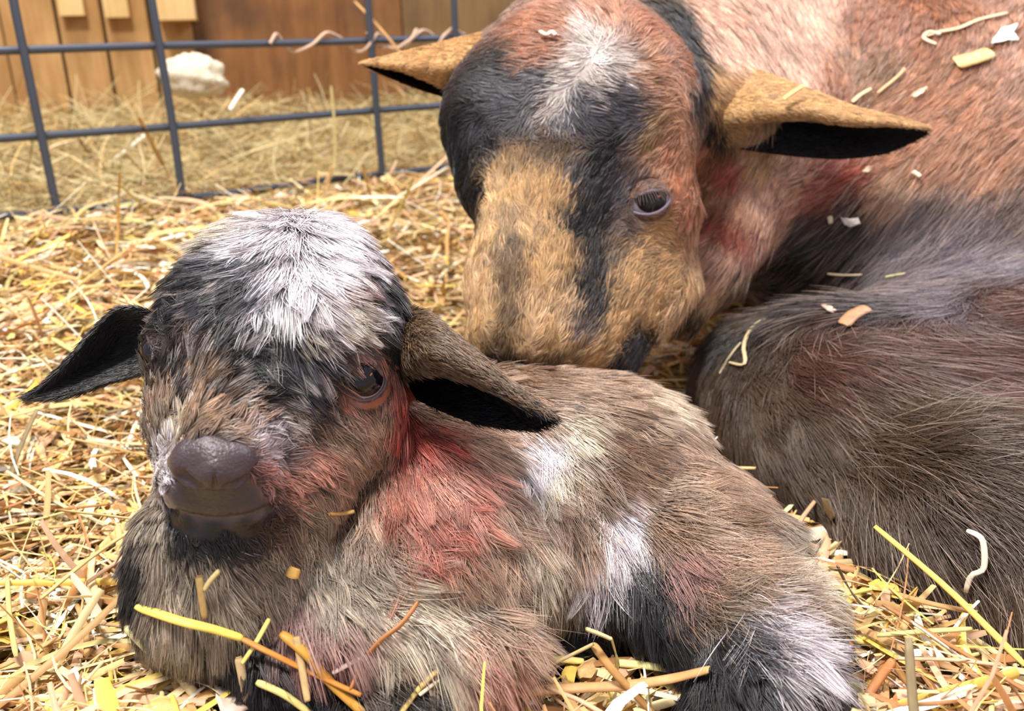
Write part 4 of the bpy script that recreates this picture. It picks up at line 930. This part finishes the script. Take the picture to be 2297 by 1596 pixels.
def build_singles():
    def b(nm, path, w, *a, **k): return blade(nm, path, w * .62, *a, **k)
    b('straw_stalk', [(100,1295,.004),(210,1335,.010),(312,1362,.016)], .0052, (214,196,152), 'dull cream flattened straw leading up to the black knee of the kid')
    b('straw_stalk', [(305,1360,.020),(400,1392,.026),(480,1412,.028),(545,1432,.028)], .0058, (248,222,104), 'bright yellow straw stalk slanting across the chest fur of the kid')
    b('straw_stalk', [(540,1432,.029),(600,1462,.030),(700,1510,.028),(810,1560,.020)], .0036, (214,142,62), 'thin orange stalk continuing the bright yellow straw towards the kid\'s feet')
    b('straw_stalk', [(630,1420,.036),(690,1470,.034),(740,1530,.026),(820,1605,.010)], .0062, (206,152,60), 'thick ribbed amber stalk slanting down in front of the pinkish foreleg')
    b('straw_stalk', [(664,1428,.038),(674,1480,.028),(690,1575,.006)], .0046, (216,184,128), 'tan upright stalk crossing the amber stalk before the kid\'s foreleg')
    b('straw_stalk', [(604,1388,.036),(575,1440,.028),(542,1490,.018)], .0030, (232,220,130), 'short pale green straw leaning against the kid left of the tan upright stalk')
    b('grass_blade', [(938,1350,.060),(900,1400,.048),(850,1440,.036),(812,1490,.026),(785,1550,.012)], .0030, (190,128,80), 'long brown curved grass blade standing before the kid\'s elbow', 'grass', fold=.5)
    b('straw_stalk', [(745,1510,.030),(812,1475,.034)], .0032, (238,210,196), 'short pinkish white straw on the foreleg fur of the kid')
    b('wood_strip', [(1110,1560,.016),(1250,1546,.018),(1400,1538,.020),(1500,1524,.024),(1590,1502,.034)], .0072, (216,168,112), 'long curved tan wood strip lying before the belly of the kid', 'wood strip', fold=.12)
    b('straw_stalk', [(1330,1445,.036),(1380,1510,.026),(1470,1605,.010)], .0056, (204,154,92), 'tan stalk rising from the bottom edge to a bent joint before the belly')
    b('straw_stalk', [(1332,1444,.037),(1270,1475,.026),(1205,1508,.016)], .0026, (226,208,150), 'thin pale stalk sloping left from the bent joint before the belly')
    b('straw_stalk', [(1315,1411,.046),(1345,1422,.044),(1372,1434,.040)], .0030, (228,214,158), 'small kinked pale straw tip at the top of the upright straw')
    b('straw_stalk', [(1372,1432,.040),(1382,1470,.028),(1386,1500,.018)], .0040, (232,218,140), 'upright pale yellow straw under the belly of the kid')
    b('straw_stalk', [(1220,1475,.012),(1310,1484,.012)], .0052, (238,222,132), 'lemon yellow straw end left of the upright straw under the belly')
    b('straw_stalk', [(1385,1487,.013),(1440,1492,.013),(1514,1503,.013)], .0058, (244,234,158), 'broad lemon yellow straw lying right of the upright straw under the belly')
    b('straw_stalk', [(1102,1540,.014),(1160,1500,.020),(1240,1446,.030)], .0052, (214,172,108), 'frayed tan stalk leaning up at the elbow of the kid')
    b('straw_stalk', [(1210,1508,.014),(1255,1540,.010)], .0036, (248,236,180), 'short cream straw below the thin pale sloping stalk')
    b('straw_stalk', [(985,1500,.030),(940,1545,.020),(900,1600,.006)], .0034, (222,190,112), 'slim golden stalk rising beside the black forefoot of the kid')
    b('straw_stalk', [(985,1524,.020),(940,1560,.012)], .0028, (240,222,190), 'short white straw lying right beside the slim golden stalk')
    b('straw_stalk', [(185,1420,.010),(280,1450,.012),(368,1490,.012)], .0064, (150,160,140), 'flat grey green straw blade lying on the bedding left of the kid')
    b('straw_stalk', [(285,1404,.016),(330,1450,.014),(385,1500,.010)], .0072, (240,228,170), 'broad pale cream stalk crossing the grey green blade')
    b('straw_stalk', [(0,1455,.006),(60,1415,.010),(130,1385,.014),(200,1395,.014),(285,1405,.015)], .0040, (196,160,116), 'arched thin brown straw curving over the bedding at the left')
    b('straw_stalk', [(30,1488,.006),(120,1490,.008),(225,1496,.008)], .0068, (226,202,110), 'ribbed yellow stalk lying flat near the lower left corner')
    b('straw_stalk', [(0,1524,.010),(70,1536,.010),(142,1542,.010)], .0060, (250,240,214), 'bright white straw at the lower left edge of the photo')
    b('straw_stalk', [(86,1534,.014),(130,1565,.010),(190,1605,.006)], .0048, (226,190,132), 'tan stalk end crossing the bright white straw at the corner')
    b('straw_stalk', [(215,1505,.008),(170,1545,.008),(105,1590,.006)], .0060, (232,196,90), 'deep yellow flat stalk slanting down beside the tan stalk end')
    b('straw_stalk', [(187,1549,.010),(278,1568,.010)], .0034, (252,248,220), 'small bright white sliver below the grey green blade')
    b('straw_stalk', [(400,1510,.010),(430,1550,.010),(475,1605,.006)], .0062, (230,208,158), 'pale stalk running off the bottom edge left of the cream shaving')
    b('straw_stalk', [(575,1530,.016),(640,1560,.014),(700,1605,.008)], .0044, (226,214,132), 'pale olive straw running right from the cream shaving')
    b('straw_stalk', [(535,1475,.022),(548,1540,.018),(560,1605,.008)], .0052, (232,206,158), 'upright tan straw standing in front of the cream shaving')
    b('straw_stalk', [(388,1520,.014),(405,1495,.018),(450,1500,.016),(490,1545,.008)], .0036, (150,98,58), 'dark brown bent leaf beside the cream shaving')
    b('straw_stalk', [(0,1340,.008),(60,1300,.014),(130,1250,.020)], .0092, (196,150,92), 'wide tan dried leaf at the left edge beside the yellow stalk')
    b('straw_stalk', [(0,1195,.010),(40,1232,.010),(72,1258,.010)], .0068, (244,214,92), 'short bright yellow stalk at the left edge of the photo')
    b('straw_stalk', [(50,635,.016),(120,660,.016),(170,690,.014),(222,722,.012)], .0088, (238,206,90), 'thick bright yellow stalk above the left ear of the kid')
    b('straw_stalk', [(105,690,.02),(150,670,.03),(190,640,.036)], .0040, (240,214,156), 'pale straw crossing the thick yellow stalk')
    b('straw_stalk', [(268,385,.11),(266,450,.07),(262,560,.03),(250,695,.004)], .0032, (206,158,76), 'tall thin golden stalk standing upright behind the kid')
    b('straw_stalk', [(928,400,.085),(900,460,.055),(865,530,.03),(836,585,.005)], .0046, (164,138,62), 'olive pointed stalk standing upright above the kid\'s head')
    b('straw_stalk', [(176,312,.07),(205,350,.045),(255,420,.006)], .0056, (172,116,64), 'brown broken stalk leaning beside the left fence wire')
    b('straw_stalk', [(325,302,.04),(285,335,.02),(242,365,.006)], .0100, (252,246,232), 'wide white straw piece lying at the fence foot')
    b('straw_stalk', [(312,262,.11),(345,330,.07),(372,380,.04),(412,450,.004)], .0088, (222,186,130), 'long leaning tan stalk in front of the second fence wire')
    b('straw_stalk', [(84,392,.01),(110,335,.05),(150,318,.055),(175,314,.06)], .0046, (236,206,160), 'bent pale straw hooked over by the left fence wire')
    b('straw_stalk', [(540,185,.0),(525,215,.0),(510,245,.0)], .009, (248,240,220), 'white straw flake shining in the hay behind the fence', pts3=[on_fence(545,200,.02), on_fence(530,222,.02), on_fence(515,246,.02)])
    b('straw_stalk', [(748,100,.0),(745,180,.0),(748,330,.0)], .0046, (206,190,130), 'tall pale stalk standing upright between two fence wires', pts3=[on_fence(742,190,.02), on_fence(748,250,.02), on_fence(752,330,.02), on_fence(748,395,.02)])
    b('straw_stalk', [], .0056, (196,150,96), 'slanting tan stalk poking through the fence near the adult goat\'s ear', pts3=[on_fence(795,2,-.05), on_fence(850,60,.01), on_fence(905,130,.03), on_fence(945,215,.03)])
    b('straw_stalk', [(745,375,.05),(725,440,.02),(670,520,.004)], .0056, (182,142,86), 'brown grass stalk leaning in the bedding behind the kid\'s head')
    b('straw_stalk', [(1010,460,.006),(900,480,.01),(870,505,.006)], .0052, (232,200,140), 'long pale stalk lying beside the adult goat\'s cheek')
    b('straw_stalk', [(1850,1342,.02),(1905,1332,.024),(1956,1321,.03)], .0036, (232,222,130), 'short pale yellow straw between the kid\'s rump and the brown flank')
    b('straw_stalk', [(1880,1270,.05),(1905,1320,.03),(1940,1365,.015)], .0034, (150,130,108), 'thin grey straw leaning beside the short pale yellow straw')
    b('straw_stalk', [(1870,1425,.010),(1950,1440,.012),(2040,1470,.010),(2090,1485,.008)], .0070, (228,202,100), 'thick yellow stalk lying behind the hind hoof of the kid')
    b('straw_stalk', [(2005,1480,.024),(1960,1540,.014),(1925,1600,.006)], .0062, (214,146,92), 'reddish tan stalk rising right of the kid\'s hind foot')
    b('straw_stalk', [(2000,1482,.022),(2050,1550,.010)], .0050, (226,178,112), 'golden stalk meeting the reddish tan stalk at its tip')
    b('straw_stalk', [(2000,1460,.016),(2060,1500,.012),(2110,1560,.008)], .0032, (240,226,180), 'slim cream stalk behind the reddish tan stalk')
    b('straw_stalk', [(2070,1560,.014),(2120,1535,.014),(2180,1526,.012)], .0072, (140,148,128), 'grey green flat leaf near the lower right corner')
    b('straw_stalk', [(2188,1545,.010),(2200,1600,.006)], .0090, (226,206,110), 'broad yellow stalk at the lower right corner beneath the brown flank')
    # shavings
    flake('wood_shaving', [(478,1535),(520,1505),(545,1480),(575,1520),(592,1552),(585,1580),(540,1600),(495,1600)], .012, (240,216,196), 'large cream wood shaving at the bottom edge before the kid')
    flake('wood_shaving', [(505,1480),(520,1500),(500,1520),(470,1515),(455,1500)], .012, (228,206,140), 'jagged yellowish shaving right above the large cream shaving')
    flake('wood_shaving', [(1010,1530),(1045,1485),(1105,1480),(1098,1520),(1060,1535)], .014, (224,190,146), 'tan curled shaving below the elbow of the kid')
    flake('wood_shaving', [(975,1545),(1030,1528),(1085,1545),(1080,1580),(1020,1592),(980,1570)], .014, (216,172,140), 'pinkish tan shaving with a red speck near the bottom edge')
    s_ = [G(1048,1540,.020)]; v0 = ray(1048,1540)
    flake('wood_shaving', [(1290,1500),(1330,1475),(1350,1490),(1330,1520),(1300,1522)], .010, (222,184,126), 'folded tan shaving below the belly of the kid')
    flake('wood_shaving', [(1425,1460),(1470,1440),(1450,1470)], .012, (206,168,118), 'small tan shaving in the shadow under the belly')
    flake('wood_shaving', [(290,1590),(360,1560),(420,1575),(430,1605),(300,1610)], .010, (226,196,128), 'broad yellow tan shaving at the bottom left edge')
    flake('wood_shaving', [(1990,1590),(2010,1555),(2060,1550),(2085,1590),(2060,1610),(2000,1610)], .012, (212,140,90), 'orange wood shaving at the bottom edge right of the hind foot')
    flake('wood_shaving', [(1885,1525),(1925,1520),(1940,1555),(1905,1575),(1880,1550)], .010, (206,190,140), 'pale square shaving right beside the kid\'s hind foot')
    flake('wood_shaving', [(0,560),(18,540),(30,590),(12,620)], .012, (228,186,138), 'pinkish tan shaving at the left edge above the kid\'s ear')
    flake('wood_shaving', [(95,1060),(140,1050),(160,1085),(120,1110)], .010, (250,246,236), 'white flake among the bedding below the kid\'s left ear')
    # white tuft behind the fence
    c = on_fence(432, 172, -.16); V, F = uv_sphere(np.zeros(3), 1.0, 24)
    V = V * (1 + 0.12 * vnoise(V, 5, 3) + 0.06 * vnoise(V, 14, 4) + 0.04 * vnoise(V, 30, 5))[:, None] * np.array([.040, .030, .027]) + c
    tag(np_mesh('wool_tuft', V, F[:, ::-1].copy(), attr_mat('wool', .9, .1, .3, 160, 1.0), None, np.tile(lin((218,206,182)), (len(V), 1))), 'whitish fluffy tuft lying in the hay below the sawn timber block', 'wool tuft')
    # bits lying on the doe
    D = doe_all; off = .0045
    def hb(nm, pts, w, col, label, cat, o=off, n=16):
        p = on_hide(D, pts, o); blade(nm, None, w, col, label, cat, pts3=p, n=n, fold=.06)
    hb('wood_chip', [(2143,140),(2185,128),(2224,115)], .0155, (236,206,140), 'rectangular yellow wood chip lying on the back of the adult goat', 'wood chip')
    flake('wood_shaving', None, 0, (255,252,246), 'bright white shaving fanned out on the back above the yellow chip', pts3=on_hide(D, [(2222,98),(2245,62),(2284,52),(2274,72),(2288,92),(2262,90)], .006), curl=.002)
    flake('wood_shaving', None, 0, (250,246,232), 'white ragged flake stuck on the dark shoulder of the adult goat', pts3=on_hide(D, [(1884,486),(1905,492),(1926,488),(1930,502),(1908,510),(1894,504)], .006), curl=.0015)
    hb('straw_bit', [(1861,485),(1864,502)], .004, (226,214,180), 'tiny pale splinter left of the white ragged flake', 'straw', n=6)
    hb('straw_stalk', [(1614,838),(1640,795),(1662,768)], .0016, (200,184,146), 'thin straight straw below the curled root fibre on the flank', 'straw', .008)
    hb('root_fibre', [(1636,812),(1662,818),(1672,808),(1668,776),(1680,745),(1700,724),(1718,716)], .0026, (222,200,156), 'curled cream root fibre lying on the dark flank', 'fibre', .008)
    hb('root_fibre', [(2168,1190),(2192,1200),(2205,1215),(2209,1255),(2203,1280),(2178,1292),(2166,1330)], .0028, (236,222,204), 'bent white root fibre lying low on the brown flank near the right edge', 'fibre', .009)
    hb('wood_chip', [(1892,728),(1915,705),(1948,690)], .0085, (188,140,100), 'curled brown chip in the crease of the flank', 'wood chip', .008)
    hb('wood_chip', [(1824,668),(1850,684),(1874,700)], .0050, (226,190,170), 'small pink splinter left of the curled brown chip', 'wood chip', .008)
    hb('straw_stalk', [(1856,614),(1895,617),(1934,616)], .0020, (228,206,170), 'thin horizontal straw lying on the dark shoulder', 'straw', .007)
    hb('straw_stalk', [(1985,621),(2030,613)], .0018, (222,210,150), 'short pale straw right of the thin horizontal straw', 'straw', .008)
    hb('root_fibre', [(2075,80),(2110,70),(2150,62),(2200,42),(2260,28)], .0036, (230,200,160), 'long twisted pale fibre along the top of the back', 'fibre', .006, 30)
    hb('root_fibre', [(2100,98),(2072,84),(2085,70),(2110,76)], .0030, (232,206,170), 'small hooked fibre at the end of the long twisted fibre', 'fibre', .007)
    hb('straw_stalk', [(2030,152),(2012,172),(1968,208)], .0026, (222,184,140), 'thin crooked straw lying on the back below the hooked fibre', 'straw', .006)
    hb('straw_stalk', [(1912,228),(1930,212),(1954,198)], .0032, (232,206,160), 'pale splinter just above the right ear of the adult goat', 'straw', .006)
    flake('wood_shaving', None, 0, (240,220,190), 'small cream flake on the back between ear and yellow chip', pts3=on_hide(D, [(2040,216),(2058,202),(2080,194),(2070,208),(2054,217)], .006), curl=.001)
    flake('wood_shaving', None, 0, (200,180,150), 'small dull flake on the neck just below the right ear', pts3=on_hide(D, [(1932,386),(1948,372),(1960,372),(1950,386)], .007), curl=.001)
    flake('wood_shaving', None, 0, (246,226,196), 'tiny cream rectangle on the shoulder right of the dull flake', pts3=on_hide(D, [(2044,388),(2050,381),(2068,392),(2062,399)], .007), curl=.0005)
    flake('wood_shaving', None, 0, (120,100,72), 'dull brown husk half buried in the flank fur', pts3=on_hide(D, [(1842,1118),(1858,1120),(1875,1160),(1862,1170),(1848,1145)], .007), curl=.001)
    e = [P(1757,222,.672), P(1782,204,.675), P(1803,191,.68)]
    blade('straw_stalk', None, .0034, (232,196,130), 'short yellow straw lying on the right ear of the adult goat', 'straw', pts3=e, n=8)
    hb('root_fibre', [(1210,68),(1225,76),(1238,70),(1246,78)], .0030, (226,190,170), 'tiny curled fibre on the forehead of the adult goat', 'fibre', .007)
    # bits on the kid
    Kd = kid_all
    def kb(nm, pts, w, col, label, cat='straw', o=.007): blade(nm, None, w, col, label, cat, pts3=on_hide(Kd, pts, o), n=10, fold=.2)
    kb('straw_stalk', [(446,1292),(452,1340),(459,1388)], .0026, (190,160,104), 'thin upright straw stuck in the grey chest fur of the kid')
    kb('straw_stalk', [(492,1280),(472,1302),(456,1326)], .0022, (206,186,130), 'slim pale straw meeting the thin upright straw on the chest')
    kb('oat_husk', [(654,1298),(658,1284),(662,1274)], .0052, (226,180,96), 'small golden husk on the throat fur of the kid', 'husk')
    kb('straw_stalk', [(738,1153),(765,1152),(795,1147)], .0022, (200,158,96), 'tiny tan straw on the jaw fur of the kid')
    # larger loose stalks strewn over the bedding: nothing tells them apart
    n = 0; tries = 0; first = None
    lab = 'loose golden straw stalk strewn on top of the bedding around the goats'
    meshes = []
    while n < 230 and tries < 4000:
        tries += 1
        C = frustum_pts(1, .26, 1.15)[0]
        if fence_dist(C[None])[0] > -0.03: continue
        L = rng.uniform(.035, .10); yaw = rng.uniform(0, 6.28); pit = rng.normal() * .16
        if C[1] > .5 and rng.random() < .12: pit = rng.uniform(.4, .9)
        C[2] = ground(C[None])[0] + .023 + abs(math.sin(pit)) * L * .42
        ax = np.array([math.cos(yaw) * math.cos(pit), math.sin(yaw) * math.cos(pit), math.sin(pit)]); sd = np.array([-math.sin(yaw), math.cos(yaw), 0]) * L * rng.normal() * .04
        pts = [C - ax * L / 2, C + sd, C + ax * L / 2]
        if in_goat(np.array(catmull(pts, 9)), .012).any(): continue
        c = PAL_S[rng.integers(len(PAL_S))][0]
        if not meshes or len(meshes) < 60:
            o = blade('straw', None, rng.uniform(.0022, .0040), c, lab, 'straw', 'loose stalks on the bedding', pts3=[p - C for p in pts], n=10, fold=.15)
            o.location = C; meshes.append(o)
        else:
            o = meshes[rng.integers(60)].copy(); COL.objects.link(o); o.location = C
            o.rotation_euler = (0, 0, rng.normal() * .3)
        n += 1
KID_HAIRS = 240000
kid = build_kid()
make_ear('ear', kid, [
    [(345,700,.455),(270,690,.452),(215,735,.45),(150,810,.448),(90,868,.446),(62,886,.446)],
    [(340,730,.470),(280,745,.472),(220,790,.466),(150,840,.458),(95,876,.450),(64,887,.447)],
    [(345,790,.462),(290,800,.47),(230,830,.466),(160,865,.456),(100,886,.449),(66,890,.447)],
    [(350,830,.445),(300,842,.448),(240,860,.448),(170,885,.448),(110,896,.447),(72,892,.446)]],
    (60, 46, 42), (26, 20, 20), 0.002, M_kidfur, 7000, 0.0035, 0.0045, outer_first=False)
make_ear('ear', kid, [
    [(895,850,.438),(945,840,.420),(1020,850,.414),(1100,878,.410),(1180,915,.410),(1243,936,.412)],
    [(900,780,.425),(950,775,.405),(1030,810,.402),(1110,860,.404),(1185,908,.408),(1244,935,.412)],
    [(905,700,.445),(950,705,.430),(1040,775,.425),(1125,850,.420),(1200,905,.415),(1245,937,.412)],
    [(905,760,.47),(960,790,.46),(1040,850,.45),(1120,905,.436),(1195,935,.422),(1244,941,.413)],
    [(895,880,.47),(950,905,.455),(1030,940,.440),(1110,960,.430),(1190,965,.420),(1238,950,.413)]],
    (120, 96, 74), (30, 30, 36), 0.002, M_kidfur, 8000, 0.004, 0.005, outer_first=True)
DOE_HAIRS = 420000
doe = build_doe()
def doe_ear_col(side, u, v, cc):
    return cc
make_ear('ear', doe, [
    [(1585,300,.735),(1640,288,.708),(1720,274,.694),(1800,270,.690),(1900,281,.684),(2000,284,.686),(2079,290,.694)],
    [(1570,240,.720),(1640,245,.700),(1720,240,.685),(1810,245,.678),(1910,266,.676),(2010,277,.683),(2080,289,.694)],
    [(1560,130,.75),(1620,135,.74),(1700,162,.73),(1800,200,.72),(1910,243,.705),(2010,267,.695),(2082,285,.696)],
    [(1570,200,.78),(1640,200,.77),(1720,240,.755),(1810,280,.740),(1910,300,.725),(2010,300,.708),(2082,293,.698)],
    [(1590,320,.745),(1640,332,.728),(1720,344,.722),(1800,353,.720),(1890,357,.716),(1990,344,.710),(2078,304,.699)]],
    (214, 172, 120), (26, 22, 24), 0.003, M_doefur, 16000, 0.0028, 0.003, rad=0.00014, outer_first=True)
make_ear('ear', doe, [
    [(1050,205,.715),(1000,200,.705),(950,180,.700),(900,160,.700),(850,150,.705),(813,144,.710)],
    [(1100,130,.705),(1020,145,.690),(950,145,.688),(900,143,.692),(850,142,.702),(812,142,.710)],
    [(1180,62,.74),(1080,78,.73),(980,103,.72),(920,118,.715),(860,132,.712),(811,141,.712)],
    [(1100,130,.79),(1040,140,.78),(960,150,.76),(900,155,.745),(850,152,.73),(812,144,.714)],
    [(1060,230,.77),(1010,222,.765),(950,205,.75),(895,184,.74),(850,165,.725),(814,148,.714)]],
    (210, 166, 112), (40, 30, 26), 0.003, M_doefur, 9000, 0.0028, 0.003, rad=0.00013, outer_first=False)
build_barn(); build_fence(); build_straw(); build_singles()
